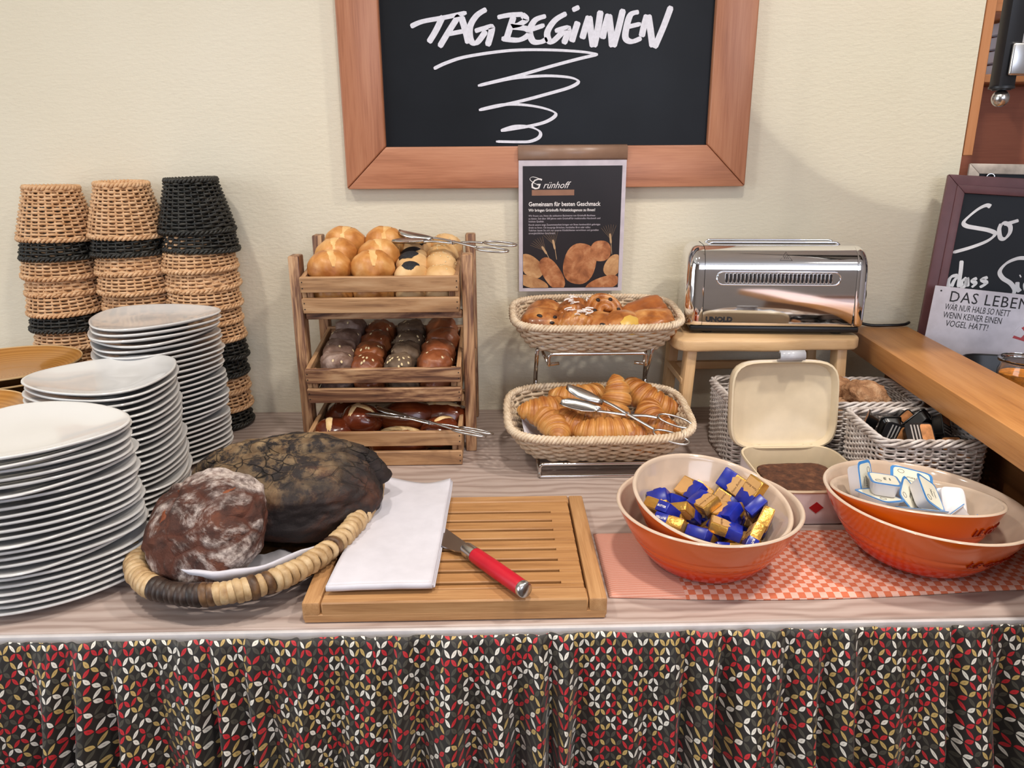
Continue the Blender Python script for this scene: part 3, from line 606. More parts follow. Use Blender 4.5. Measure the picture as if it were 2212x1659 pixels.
put('glass_pane', MB().box((.016, -.004, .025), (.42, .002, .6)).mesh('glass_pane', bevel=.001), 'pane_glass', t)
# ================================================================ wicker
def weave(loop, rows, stakes, r, amp, seg=3, k=5):
    """over-under weaving. loop(t,h) -> (point, outward normal); rows strands up the wall"""
    mb = MB(); n = stakes*seg
    for j in range(rows):
        h = (j+.5)/rows; P = []
        for i in range(n):
            t = i/n; p, nr = loop(t, h); P.append(Vector(p)+Vector(nr)*(amp*math.cos(PI*stakes*t+PI*j)))
        mb.tube(P, r, k, True)
    return mb
def stakes_mesh(loop, stakes, r, hs=6):
    mb = MB()
    for i in range(stakes): mb.tube([loop((i+.5)/stakes, q/(hs-1))[0] for q in range(hs)], r, 5)
    return mb
def rope(loop, h, rad, r, turns, strands=2, n=160, dz=0, k=5):
    mb = MB()
    for s_ in range(strands):
        P = []
        for i in range(n):
            t = i/n; p, nr = loop(t, h); a = 2*PI*(turns*t+s_/strands)
            P.append(Vector(p)+Vector(nr)*(rad*math.cos(a))+Vector((0, 0, rad*math.sin(a)+dz)))
        mb.tube(P, r, k, True)
    return mb
# ---------------------------------------------------------------- small conical bread baskets, stacked upside down
def cone_loop(t, h):
    a = 2*PI*t; r = .068-.023*max(h, 0)**1.05; return ((r*math.cos(a), r*math.sin(a), .004+h*.090), (math.cos(a), math.sin(a), .25))
CONE = {'weave': weave(cone_loop, 14, 28, .0027, .0030, 4).mesh('weave', angle=180, fix=False), 'stakes': stakes_mesh(cone_loop, 28, .0019).mesh('stakes', angle=180, fix=False),
        'rim_braid': rope(cone_loop, -.01, .0028, .0026, 26, 2, 150).mesh('rim_braid', angle=180, fix=False),
        'foot_braid': rope(lambda t, h: ((.045*math.cos(2*PI*t), .045*math.sin(2*PI*t), .097), (math.cos(2*PI*t), math.sin(2*PI*t), 0)), 0, .0032, .0030, 20, 2, 130).mesh('foot_braid', angle=180, fix=False),
        'base': weave(lambda t, h: ((.042*(1-h*.95)*math.cos(2*PI*t), .042*(1-h*.95)*math.sin(2*PI*t), .093), (0, 0, 1)), 9, 16, .0027, .0015).mesh('base', angle=180, fix=False),
        'gap_shade': MB().lathe([(.0622, .004), (.0395, .092), (.0, .0905)], 40).mesh('gap_shade', angle=180, fix=False)}  # dark inner cone, painted shade seen through the gaps of the weave
CONEB = {k: v.copy() for k, v in CONE.items()}
def cone_basket(loc, black, rot, label, group):
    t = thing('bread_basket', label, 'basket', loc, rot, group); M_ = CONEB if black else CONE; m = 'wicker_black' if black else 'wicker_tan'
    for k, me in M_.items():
        o = put(k, me, ('wicker_shadow_black' if black else 'wicker_shadow_tan') if k == 'gap_shade' else m, t)
        if k != 'gap_shade': stuff(o)
    return t
ORD = ['', 'second', 'third', 'fourth', 'fifth', 'sixth', 'seventh', 'eighth', 'ninth', 'tenth', 'eleventh', 'twelfth', 'thirteenth', 'fourteenth', 'fifteenth', 'sixteenth', 'seventeenth', 'eighteenth', 'nineteenth', 'twentieth', 'twenty-first', 'twenty-second', 'twenty-third', 'twenty-fourth', 'twenty-fifth', 'twenty-sixth', 'twenty-seventh', 'twenty-eighth', 'twenty-ninth', 'thirtieth']
rb = random.Random(11)
def basket_stack(cx, cy, top, cols, which, lean):
    n = len(cols); dz = (top-.100-T-.003)/(n-1)
    for i, b in enumerate(cols):                      # cols listed from the top down
        z = T+.003+dz*(n-1-i); w = 'black' if b == 'b' else 'natural tan'
        if i == 0: lab = f'{w} wicker basket upside down on top of the {which} basket stack'
        else: lab = f'{w} wicker basket, {ORD[i]} from the top of the {which} basket stack'
        f = (z-T)/.4
        cone_basket((cx+lean*f+rb.uniform(-.003, .003), cy+rb.uniform(-.003, .003), z+.0012), b == 'b',
                    (rb.uniform(-.03, .03), rb.uniform(-.045, .02), rb.uniform(0, 6)), lab, f'baskets nested upside down in the {which} stack')
basket_stack(-.856, -.0725, 1.382, 'tbtttbtttttt', 'leftmost', .010)
basket_stack(-.712, -.0725, 1.388, 'tbttttttbttb', 'middle', .003)
basket_stack(-.586, -.0725, 1.394, 'bbtttttbbttb', 'rightmost', .010)

# ---------------------------------------------------------------- crockery
def plate_mesh():
    rf = lambda a: 1+.085*math.cos(3*a)+.012*math.cos(6*a); R = .104
    prof = [(0, .0058), (.030, .0056), (.052, .0060), (.070, .0078), (.086, .0118), (.0975, .0150), (.1018, .0162), (R, .0166), (.1052, .0160), (.1056, .0146), (.1040, .0130), (.096, .0098), (.078, .0050), (.062, .0026), (.055, .0), (.052, .0), (.050, .0025), (0, .0025)]
    sm = lambda r, a: r*(1+(rf(a)-1)*min(1, r/.085))
    n = 72
    return MB().grid(lambda i, j: (sm(prof[j][0], 2*PI*i/n)*math.cos(2*PI*i/n), sm(prof[j][0], 2*PI*i/n)*math.sin(2*PI*i/n), prof[j][1]), n, len(prof), cu=True).mesh('plate', angle=60)
PLATE = plate_mesh(); rp = random.Random(4)
def plate_stack(cx, cy, n, rim_top, ang, which, lean=(0, 0), odd=()):
    dz = (rim_top-.0166-T)/(n-1)
    for i in range(n):
        f = i/(n-1); a = ang+(odd[i % len(odd)] if odd and i < n-1 else 0)+rp.uniform(-.05, .05)*(0 if i == n-1 else 1)
        o = put('plate', PLATE, 'porcelain', None, (cx+lean[0]*f+rp.uniform(-.0025, .0025), cy+lean[1]*f+rp.uniform(-.0025, .0025), T+.0005+dz*i), (rp.uniform(-.002, .002), rp.uniform(-.002, .002), a))
        if i == n-1: lab = f'white rounded three-cornered plate on top of the {which} plate stack'
        elif i == 0: lab = f'white three-cornered plate at the bottom of the {which} plate stack'
        else: lab = f'white three-cornered plate, {ORD[n-1-i]} from the top of the {which} plate stack'
        tag(o, lab, 'plate', f'plates of the {which} stack')
plate_stack(-.588, -.672, 23, 1.116, .12, 'nearest', (0, 0), (0, 0, 0, .04, 0, 0, .35, 0, .02, 0, .3))
plate_stack(-.600, -.455, 23, 1.122, 1.15, 'second', (0, 0), (0, 0, .06, 0, 0, .2))
plate_stack(-.616, -.250, 28, 1.170, .35, 'farthest', (.004, -.002), (.3, 0, 0, 0, .05, 0, .1, 0))
def brown_mesh(R):
    prof = [(0, .006), (.5*R, .006), (.72*R, .010), (.9*R, .020), (.985*R, .030)]; edge = [(.985*R, .030), (.997*R, .0315), (1.003*R, .030), (1.0*R, .0285)]
    und = [(1.0*R, .0285), (.88*R, .016), (.7*R, .005), (.55*R, 0), (.5*R, 0), (.48*R, .002), (0, .002)]
    return [MB().lathe(p, 64).mesh(n, angle=60) for p, n in ((prof, 'glazed_face'), (edge, 'rim'), (und, 'underside'))]
def brown(R, n, dz, cx, cy, z0, which):
    ms = brown_mesh(R)
    for i in range(n):
        r = thing('brown_plate', f'brown glazed stoneware plate, {"top" if i == n-1 else ORD[n-1-i]+" from top"} of the {which} brown pile', 'plate', (cx+rp.uniform(-.003, .003), cy, z0+i*dz), (0, 0, i), f'brown plates of the {which} pile')
        for me, m in zip(ms, ('brown_glaze', 'glaze_edge', 'brown_glaze_under')): put(me.name, me, m, r)
brown(.122, 12, .0145, -.872, -.268, T+.0005, 'rear'); brown(.105, 12, .0143, -.806, -.525, T+.0005, 'front')
# ================================================================ three-tier wooden bread rack
t = thing('bread_rack', 'three-tier wooden bread rack with upright posts standing against the wall', 'rack', (-.204, -.13, T))
RX = .151
for sx in (-1, 1):
    board('post', (.020, .034, .369), (sx*RX, -.097, .1848), 'acacia', t, bevel=.003, seg=2)
    board('post', (.020, .030, .384), (sx*RX, .092, .1923), 'acacia', t, bevel=.003, seg=2)
    for z, th in ((.285, 8.5), (.125, 8.5)):
        board('side_rail', (.014, .160, .020), (sx*RX, -.003, z+.006), 'acacia_pale', t, rot=(math.radians(th), 0, 0))
for z in (.262, .104):
    board('cross_rail', (.280, .016, .014), (0, -.098, z), 'acacia' if z > .2 else 'acacia_pale', t); board('cross_rail', (.280, .016, .014), (0, .094, z+.026), 'acacia', t)
def crate(loc, tilt, which, mats, h=.066, d=.212, w=.274):
    c = thing('wooden_crate', f'slatted wooden bread crate, {which}', 'crate', loc, (math.radians(tilt), 0, 0), 'bread crates in the rack')
    th = .008; sl = h*.42
    for i, z in enumerate((sl/2, h-sl/2)): 
        board('front_slat', (w, th, sl), (0, th/2, z), mats[i], c); board('back_slat', (w, th, sl), (0, d-th/2, z), mats[1-i], c)
    for sx in (-1, 1):
        board('side_board', (th, d-2*th-.001, h-.004), (sx*(w/2-th/2), d/2, h/2+.001), 'acacia_pale', c)
        for y in (th+.006, d-th-.006): board('corner_block', (.010, .010, h-.008), (sx*(w/2-th-.0055), y, h/2), 'acacia', c)
        for z in (sl*.3, sl*.7, h-sl*.3, h-sl*.7): put('nail', NAIL, 'ink_black', c, (sx*(w/2-.004), -.0002, z), (PI/2, 0, 0))
    for k in range(5): board('bottom_slat', (w-2*th-.001, .030, .005), (0, th+.019+k*.0385, .0028), 'acacia_pale', c)
    return c
NAIL = MB().lathe([(0, 0), (.0011, 0), (.0011, .0004), (0, .0005)], 8).mesh('nail')
C1 = crate((-.204, -.262, T+.271), 8.5, 'topmost of the three, holding golden and seeded rolls', ('acacia_pale', 'acacia_pale'))
C2 = crate((-.204, -.280, T+.1115), 8.5, 'middle one, holding dark rolls', ('acacia', 'acacia'))
C3 = crate((-.204, -.308, T+.0006), 3.5, 'lowest one, holding pretzel rolls', ('acacia_pale', 'acacia_pale'))
def place(C, me, m, xyz, rot, name, label, cat, group):
    """set a bread down in a crate's own tilted frame, as a top-level thing"""
    M_ = Matrix.Translation(C.location) @ C.rotation_euler.to_matrix().to_4x4() @ Matrix.Translation(xyz) @ Euler(rot).to_matrix().to_4x4()
    o = put(name, me, m, None, M_.to_translation(), M_.to_euler()); return tag(o, label, cat, group)
# golden split rolls: crown with a lengthwise burst
def split_fn(n):
    d = abs(n.x+.15*n.y); return (-.045*math.exp(-(d/.16)**2)+.035*math.exp(-((d-.36)/.16)**2)) if n.z > -.2 else 0
ROLL = [blob('bread_roll', (.0385, .036, .031), s, .05, 1.6, 4, .55, 2.25, split_fn) for s in (1, 2, 3)]
def split_strip(dims, w=.13, sk=.15, lift=1.0, seed=0):
    """the pale burst that lies in the slash"""
    mb = MB(); a0, a1 = -1.45, 1.2
    def fn(i, j):
        a = a0+(a1-a0)*i/12; q = (j/4-.5)*2; ww = w*(1-(2*i/12-1)**2*.75)
        y = math.sin(a); z = math.cos(a); x = q*ww-sk*y
        n = Vector((x, y, z)).normalized(); dd = 1+split_fn(n)*.25+.02*noise.noise(n*5+Vector((seed, 0, 0)))-.02*abs(q)
        return (n.x*dims[0]*dd*lift, n.y*dims[1]*dd*lift, (n.z*dd*lift+.55)*dims[2])
    mb.grid(fn, 13, 5); return mb.mesh('split', angle=180)
SPL = [split_strip((.0390, .0366, .0320), .24, .15, 1.0, s) for s in (0, 3, 5)]
wr = ('front', 'second', 'third', 'last')
rr = random.Random(5)
for ci, (x, nm) in enumerate(((-.092, 'left'), (-.016, 'second'))):
    for ri in range(3):
        q = (ci*3+ri) % 3
        o = place(C1, ROLL[q], 'roll_gold', (x+.004*ri, .042+ri*.056, .052+.006*ri+rr.uniform(-.002, .002)), (-.25+rr.uniform(-.05, .05), rr.uniform(-.1, .1), rr.uniform(-.25, .25)), 'bread_roll',
              f'golden wheat roll with pale split, {wr[ri]} in the {nm} row of the top crate', 'bread roll', 'golden rolls in the top crate')
        put('split', SPL[q], 'roll_split', o)
for k, x in enumerate((-.092, -.018)):
    o = place(C1, ROLL[k], 'roll_gold', (x, .050, .0065), (0, 0, .4*k), 'bread_roll', f'golden roll in the bottom layer behind the top crate slats, {("left", "right")[k]} one', 'bread roll', 'golden rolls in the top crate')
# poppy and sesame rolls
OAT = MB().lathe([(0, -.0008), (.0018, -.0005), (.0022, .0), (.0015, .0006), (0, .0008)], 8).mesh('oat_flake', angle=180)
SEED = [blob('seeded_roll', (.030, .030, .026), s, .06, 1.8, 4, .6, 2.2) for s in (5, 6, 7)]
def patch(dims, a0, w, h, seed, fl=.6, up=.75):
    """a cap of seeds lying on a roll"""
    mb = MB()
    def fn(i, j):
        r = i/8; a = 2*PI*j/20; k = 1+.25*noise.noise(Vector((math.cos(a)*2, math.sin(a)*2, seed)))
        x, y = a0[0]+w*r*math.cos(a)*k, a0[1]+h*r*math.sin(a)*k; z = math.sqrt(max(.02, 1-x*x-y*y)); n = Vector((x, y, z)).normalized()
        d = 1.055-.05*r**3; return (n.x*dims[0]*d, n.y*dims[1]*d, (n.z*d+fl)*dims[2])
    mb.grid(fn, 9, 20, cv=True); return mb.mesh('seed_cap', angle=180)
POP = [patch((.031, .031, .027), (.22, -.42), .5, .42, 1), patch((.031, .031, .027), (-.12, -.3), .62, .5, 4)]
for i, (x, y, z, kind) in enumerate([(.051, .034, .050, 'p'), (.051, .072, .057, 'p'), (.048, .160, .066, 'p'), (.104, .034, .046, 's'), (.100, .072, .056, 's'), (.104, .120, .060, 's'), (.104, .168, .066, 's'), (.049, .118, .052, 'p')]):
    o = place(C1, SEED[i % 3], 'roll_pale' if kind == 'p' else 'roll_sesame', (x, y, z-.012), (-.3+rr.uniform(-.1, .1), rr.uniform(-.15, .15), rr.uniform(-.5, .5)), 'seeded_roll',
              (f'pale roll with black poppy seeds, {["nearest", "second nearest", "farthest", "", "", "", "", "third nearest"][i]} in the poppy row of the top crate' if kind == 'p' else f'sesame-crusted roll, {["", "", "", "nearest", "second nearest", "third nearest", "farthest"][i]} in the right row of the top crate'),
              'bread roll', 'seeded rolls in the top crate')
    if kind == 'p': put('poppy_cap', POP[i % 2], 'poppy_seed', o)
    else:
        for q in range(26):
            a, e2 = rr.uniform(0, 2*PI), rr.uniform(.25, 1.4); n = Vector((math.cos(a)*math.cos(e2), math.sin(a)*math.cos(e2), math.sin(e2))); k = (abs(n.x)**2.2+abs(n.y)**2.2+abs(n.z)**2.2)**(-1/2.2)
            put('seed', OAT, 'seed_cream', o, (n.x*k*.030, n.y*k*.030, (n.z*k+.6)*.026), n.to_track_quat('Z', 'Y').to_euler(), (.6, .9, .8))
for k, (x, m) in enumerate(((.051, 'roll_pale'), (.100, 'roll_sesame'))):
    place(C1, SEED[k], m, (x, .046, .0065), (0, 0, k), 'seeded_roll', f'seeded roll in the bottom layer behind the top crate slats, {("left", "right")[k]} one', 'bread roll', 'seeded rolls in the top crate')
# dark rolls of the middle crate: four rows, three deep
kinds = [(-.093, 'rye_floury', 'floury grey-brown rye roll', (.0285, .030, .026), 3.6, 4), (-.034, 'rye_red', 'shiny red-brown grain roll', (.0285, .031, .024), 2.5, 7), (.029, 'rye_grey', 'grey-brown oat-flaked roll', (.0265, .030, .023), 3.2, 12), (.091, 'rye_chestnut', 'smooth chestnut-brown roll', (.032, .032, .027), 2.3, 3)]
for ci, (x, m, nm, dm, pw, oats) in enumerate(kinds):
    ms = [blob('dark_roll', dm, 20+ci*3+s, .13, 2.6, 4, .6, pw) for s in range(2)]
    for ri in range(4):
        o = place(C2, ms[ri % 2], m, (x+.002*ri+rr.uniform(-.003, .003), .040+ri*.047, .037+.0035*ri), (-.12+rr.uniform(-.1, .1), rr.uniform(-.12, .12), rr.uniform(-.2, .2)+(PI if ri == 1 else 0)), 'dark_roll',
                  f'{nm}, {wr[ri]} in its row of the middle crate', 'bread roll', f'rolls of the middle crate, row {ci+1}')
        for q in range(oats):
            a = rr.uniform(-PI, 0) if ri == 0 else rr.uniform(0, 2*PI); e = rr.uniform(.35, 1.3)
            n = Vector((math.cos(a)*math.cos(e), math.sin(a)*math.cos(e), math.sin(e))); k = (abs(n.x)**pw+abs(n.y)**pw+abs(n.z)**pw)**(-1/pw)
            f = put('seed', OAT, 'seed_cream', o, (n.x*k*dm[0], n.y*k*dm[1], (n.z*k+.6)*dm[2]), (n.to_track_quat('Z', 'Y')).to_euler(), (1, 1.5, 1))
    place(C2, ms[0], m, (x, .045, .0062), (0, 0, .3), 'dark_roll', f'{nm} in the bottom layer of the middle crate', 'bread roll', f'rolls of the middle crate, row {ci+1}')
# pretzel rolls of the lowest crate
PZ = [blob('pretzel_roll', (.040, .036, .031), 31, .06, 1.6, 4, .55), blob('pretzel_roll', (.060, .032, .030), 32, .06, 1.5, 4, .55)]
def crack(name, dims, a0, w, h, seed, fl=.55): me = patch(dims, a0, w, h, seed, fl); me.name = name; return me
CR = [crack('crack', (.040, .036, .031), (-.2, -.3), .16, .62, 2), crack('crack', (.040, .036, .031), (.15, -.25), .6, .16, 3), crack('crack', (.060, .032, .030), (.05, -.2), .62, .26, 5)]
for i, (k, x, y, z, rz, lab, cks) in enumerate([(0, -.098, .046, .012, .2, 'dark pretzel roll with pale crack, far left front of the lowest crate', (0,)), (0, -.052, .066, .030, -.3, 'pretzel roll with pale crossed cracks left of centre in the lowest crate', (0, 1)),
        (1, .032, .085, .028, .1, 'large dark smooth pretzel roll in the middle of the lowest crate', ()), (1, .092, .098, .022, -.1, 'long pretzel stick with a pale slit at the right of the lowest crate', (2,)),
        (0, .096, .045, .012, .8, 'crusty twisted pretzel roll at the right front of the lowest crate', (1,)), (1, .020, .046, .008, 0, 'pretzel roll lying low behind the front slats of the lowest crate', (2,)), (0, -.09, .12, .02, 1, 'pretzel roll at the back left of the lowest crate', (1,))]):
    o = place(C3, PZ[k], 'pretzel' if i != 4 else 'rye_red', (x, y, z+(.014 if i != 5 else 0)), (-.15, 0, rz), 'pretzel_roll', lab, 'pretzel roll', 'pretzel rolls in the lowest crate')
    for q in cks: put('crack', CR[q], 'pretzel_crack', o)

# ---------------------------------------------------------------- scissor tongs
def tongs(label, loc, rot, L0=.20, m='steel'):
    """pivot at the origin, blades towards -X, looped handles towards +X"""
    t = thing('serving_tongs', label, 'tongs', loc, rot)
    for s in (-1, 1):
        arm = MB(); arm.tube(spline([(-.050, s*.016, 0), (-.030, s*.011, .001), (0, 0, s*.0016), (.030, -s*.010, .001), (.052, -s*.016, 0)], 5), [.0028]*21, 6, flat=(1.3, .7))
        a = put('arm', arm.mesh('arm', angle=180), m, t)
        lp = [(.052+.031+.031*math.cos(q), -s*.022+.0125*math.sin(q)*(1 if s > 0 else -1), 0) for q in [PI+2*PI*k/28 for k in range(28)]]
        put('finger_loop', MB().tube(lp, .0019, 6, True).mesh('finger_loop', angle=180), m, a)
        bl = MB(); prof = [(-.046, .005), (-.056, .010), (-.072, .014), (-.092, .0145), (-.108, .011), (-.116, .006)]
        bl.grid(lambda i, j: (prof[i][0], s*(.012+.006*i/5)+(j/6-.5)*2*prof[i][1]*1.0, s*.006*(1-((j/6-.5)*2)**2)-s*.003+.0022*i*s*.6), 6, 7)
        o = put('blade', bl.mesh('blade', angle=180), m, a); md = o.modifiers.new('sheet', 'SOLIDIFY'); md.thickness = .0011
    put('pivot', MB().lathe([(0, -.004), (.0035, -.0035), (.0035, .0035), (0, .0042)], 16).mesh('pivot'), 'chrome', t)
    return t
tongs('steel tongs resting on the seeded rolls of the top crate', (-.080, -.185, 1.284), (.12, .06, math.radians(-20)))
tongs('steel tongs lying across the front of the lowest crate', (-.125, -.296, .978), (-.25, .10, math.radians(-19)))
# ================================================================ wire stand with two wicker trays
t = thing('wire_basket_stand', 'two-tier chrome wire stand carrying the cream wicker baskets', 'stand', (.182, -.22, T))
def wire(name, pts, r=.0032, closed=False, sm=0):
    P = spline(pts, sm, closed) if sm else pts
    return put(name, MB().tube(P, r, 8, closed).mesh(name, angle=180), 'wire_chrome', t)
def rnd(pts, r=.012, n=4):
    """round the corners of a polyline"""
    P = [Vector(p) for p in pts]; out = [P[0]]
    for i in range(1, len(P)-1):
        a, b, c = P[i-1], P[i], P[i+1]; u = (a-b).normalized(); v = (c-b).normalized(); rr_ = min(r, (a-b).length*.45, (c-b).length*.45)
        p, q = b+u*rr_, b+v*rr_
        for k in range(n+1): s_ = k/n; out.append(p*(1-s_)**2+b*2*s_*(1-s_)+q*s_*s_)
    return out+[P[-1]]
hw = .113
wire('front_loop', rnd([(-hw, -.150, .0034), (-hw, -.150, .026), (hw, -.150, .026), (hw, -.150, .0034), (-hw, -.150, .0034), (-hw, -.150, .012)], .008))
for s in (-1, 1):
    x = s*hw
    wire('floor_runner', rnd([(x, -.150, .0034), (x, .10, .0034), (x*.98, .118, .012), (x*.97, .100, .110), (x*.94, .078, .182)], .012))
    wire('rear_strut', rnd([(x*.97, .060, .070), (x*.96, .085, .110), (x*.96, .020, .186)], .01))
wire('rear_bar', [(-hw, .112, .012), (hw, .112, .012)]); wire('upper_rear_bar', [(-hw*.94, .078, .182), (hw*.94, .078, .182)])
wire('upper_front_loop', rnd([(-.070, .000, .164), (-.088, -.004, .163), (-.090, -.014, .163), (-.090, -.016, .186), (.090, -.016, .186), (.090, -.014, .163), (.088, -.004, .163), (.070, .000, .164)], .009))
for s in (-1, 1): wire('upper_side_bar', [(s*.088, -.004, .163), (s*.106, .078, .184)])
def tray_loop(W, D, H, w0, d0, p=4.0):
    def f(t, h):
        a = 2*PI*t; c, s_ = math.cos(a), math.sin(a); k = (abs(c)**p+abs(s_)**p)**(-1/p)
        e = h**.75 if h > 0 else h
        x, y = (w0+(W-w0)*e)*k*c, (d0+(D-d0)*e)*k*s_
        n = Vector((c*abs(c)**(p-2)*D, s_*abs(s_)**(p-2)*W, 0)).normalized()
        return ((x, y, .003+H*h), (n.x, n.y, -.25))
    return f
TL = tray_loop(.158, .098, .056, .120, .062)
def round_k(a, p=4.0): return (abs(math.cos(a))**p+abs(math.sin(a))**p)**(-1/p)
base_loop = lambda t, h: ((.118*(1-h*.93)*round_k(2*PI*t)*math.cos(2*PI*t), .060*(1-h*.93)*round_k(2*PI*t)*math.sin(2*PI*t), .003), (0, 0, 1))
TRAY = {'weave': weave(TL, 9, 52, .0033, .0030, 3, 6).mesh('weave', angle=180, fix=False), 'stakes': stakes_mesh(TL, 52, .0022).mesh('stakes', angle=180, fix=False),
        'rim_braid': rope(TL, 1.03, .0046, .0031, 60, 3, 320).mesh('rim_braid', angle=180, fix=False),
        'base': weave(base_loop, 12, 30, .0030, .0018, 2).mesh('base', angle=180, fix=False)}
def wicker_tray(label, loc, rot):
    b = thing('wicker_tray', label, 'basket', loc, rot, 'trays of the wire stand')
    for k, me in TRAY.items(): stuff(put(k, me, 'wicker_cream', b))
    return b
UP = wicker_tray('cream wicker tray of sweet pastries on the upper tier of the wire stand', (.187, -.133, T+.183), (math.radians(6), 0, 0))
LO = wicker_tray('cream wicker tray of croissants on the lower tier of the wire stand', (.178, -.268, T+.026), (math.radians(7), 0, 0))
LO.scale = (1.03, 1.14, 1.05)
def lay(C, xyz, rot, s=1):
    sc = Matrix.Diagonal((*C.scale, 1)); M_ = Matrix.Translation(C.location) @ C.rotation_euler.to_matrix().to_4x4() @ Matrix.Translation(xyz) @ Euler(rot).to_matrix().to_4x4()
    return M_.to_translation(), M_.to_euler()
# paper napkins laid in the trays
def sheet(name, fn, nu, nv, m, th=.0012, **kw):
    mb = MB().grid(fn, nu, nv); o = put(name, mb.mesh(name, angle=180), m, **kw); md = o.modifiers.new('cloth', 'SOLIDIFY'); md.thickness = th; return o
def liner(C, sx, sy, label, seed, hh=.052):
    def fn(i, j):
        u, v = i/20*2-1, j/14*2-1; x, y = u*sx, v*sy
        e = max(abs(x)/.150, abs(y)/.088); z = .0105+max(0, e-.68)**1.15*.165+.003*noise.noise(Vector((x*30, y*30, seed)))
        return (x*(1-.10*max(0, e-.7)), y*(1-.1*max(0, e-.7)), min(z, hh+.02))
    l, r = lay(C, (0, 0, 0), (0, 0, .06)); o = sheet('napkin', fn, 21, 15, 'linen_white', loc=l, rot=r); tag(o, label, 'napkin')
liner(UP, .128, .060, 'white napkin laid in the upper pastry tray', 1); liner(LO, .140, .070, 'white napkin laid in the croissant tray', 2)
# ---------------------------------------------------------------- croissants
def croissant(seed, Lh=.062, R=.0225, curve=1.0, fat=1.0):
    rs = random.Random(seed); nu, nv = 64, 20; mb = MB(); seg = 7
    def fn(i, j):
        t = i/(nu-1)*2-1; a = t*1.05*curve; rad = Lh/ (1.05*curve)
        cx, cy = rad*math.sin(a), rad*(1-math.cos(a)); d = Vector((math.cos(a), math.sin(a), 0)); nr = Vector((-d.y, d.x, 0))
        env = max(.0, 1-abs(t)**2.3)**.62
        ph = (t*seg*.5+.5); fr = abs(ph-round(ph))*2                       # 0 at a ridge joint .. 1 mid segment
        step = .80+.20*math.sqrt(max(0, 1-(1-fr)**3))
        side = (ph % 1)*(.10 if t > 0 else -.10)
        r = R*fat*max(.14, env)*(step-side*.5)*(1+.05*noise.noise(Vector((t*5, j*.4, seed))))
        b = 2*PI*j/nv; z = math.sin(b)*r*.92
        if z < -r*.55: z = -r*.55
        return Vector((cx, cy, 0))+nr*(math.cos(b)*r)+Vector((0, 0, z+R*.5+.004*env*seed % .003))
    mb.grid(fn, nu, nv, cv=True); mb.f.append(tuple(range(nv))[::-1]); mb.f.append(tuple((nu-1)*nv+q for q in range(nv)))
    me = mb.mesh('croissant', angle=180, fix=True); ul = me.uv_layers.new(name='UVMap')
    for lp in me.loops:
        i, j = divmod(lp.vertex_index, nv); t = i/(nu-1)*2-1; ph = (t*seg*.5+.5); fr = abs(ph-round(ph))*2
        ul.data[lp.index].uv = (t*.5+.5, (max(0, math.sin(2*PI*j/nv))*.75+.25)*(.35+.65*fr))
    return me
CRO = [croissant(s, .064, .0275, c, f) for s, c, f in ((1, .8, 1.05), (2, 1.15, 1.0), (3, .55, 1.1))]
for i, (k, x, y, z, rx, ry, rz, lab) in enumerate([
    (0, -.092, -.030, .036, .35, -.15, 2.1, 'pale golden croissant at the front left corner'),
    (2, -.085, .005, .040, .1, .1, .35, 'dark brown croissant tip at the left'),
    (1, -.052, -.030, .032, .2, .1, -.75, 'plain golden croissant left of the front middle'),
    (1, -.025, .062, .040, .15, 0, .25, 'big ridged croissant at the back left'),
    (2, .008, .006, .030, .2, .2, .35, 'croissant lying in the middle under the upright tip'),
    (0, .038, .018, .052, .2, -1.0, .8, 'croissant with its tip pointing up in the middle'),
    (2, .012, -.068, .034, .3, .0, .05, 'broad pale croissant along the front edge'),
    (0, .098, .050, .042, .1, .35, -.55, 'long ridged croissant at the back right'),
    (1, .098, -.020, .034, .2, .1, -1.35, 'pale layered croissant at the right beside the tongs'),
    (2, .060, -.066, .020, .2, .2, .1, 'croissant mostly hidden under the tongs')]):
    l, r = lay(LO, (x, y, z+.006), (rx, ry, rz)); o = put('croissant', CRO[k], 'croissant_crust', None, l, r); tag(o, lab+' of the lower tray', 'croissant', 'croissants in the lower tray')
tongs('steel pastry tongs laid over the croissants of the lower tray', (.222, -.335, 1.003), (.35, .24, math.radians(-17)), m='steel')
# ---------------------------------------------------------------- sweet pastries
BUN = [blob('pastry', (.040, .034, .026), s, .06, 1.7, 4, .5) for s in (41, 42)]
RAIS = MB().lathe([(0, -.003), (.0035, -.0015), (.004, 0), (.003, .002), (0, .003)], 10).mesh('raisin', angle=180)
def raisins(o, dims, n, seed, fl=.5):
    q = random.Random(seed)
    for _ in range(n):
        a, e = q.uniform(-2.6, -.3), q.uniform(.15, 1.1); d = Vector((math.cos(a)*math.cos(e), math.sin(a)*math.cos(e), math.sin(e)))
        put('raisin', RAIS, 'raisin', o, (d.x*dims[0], d.y*dims[1], (d.z+fl)*dims[2]), d.to_track_quat('Z', 'Y').to_euler(), (1.3, .8, .6))
def pastry(C, me, m, xyz, rot, lab):
    l, r = lay(C, (xyz[0], xyz[1], xyz[2]+.006), rot); return tag(put('pastry', me, m, None, l, r, 1.12), lab, 'pastry', 'sweet pastries in the upper tray')
o = pastry(UP, BUN[0], 'pastry_gold', (-.103, -.020, .026), (.15, .1, .3), 'raisin bun at the left end of the upper tray'); raisins(o, (.04, .034, .026), 6, 1)
o = pastry(UP, BUN[1], 'pastry_gold', (-.095, .030, .026), (0, 0, 1.3), 'raisin bun behind the left one of the upper tray'); raisins(o, (.04, .034, .026), 3, 2)
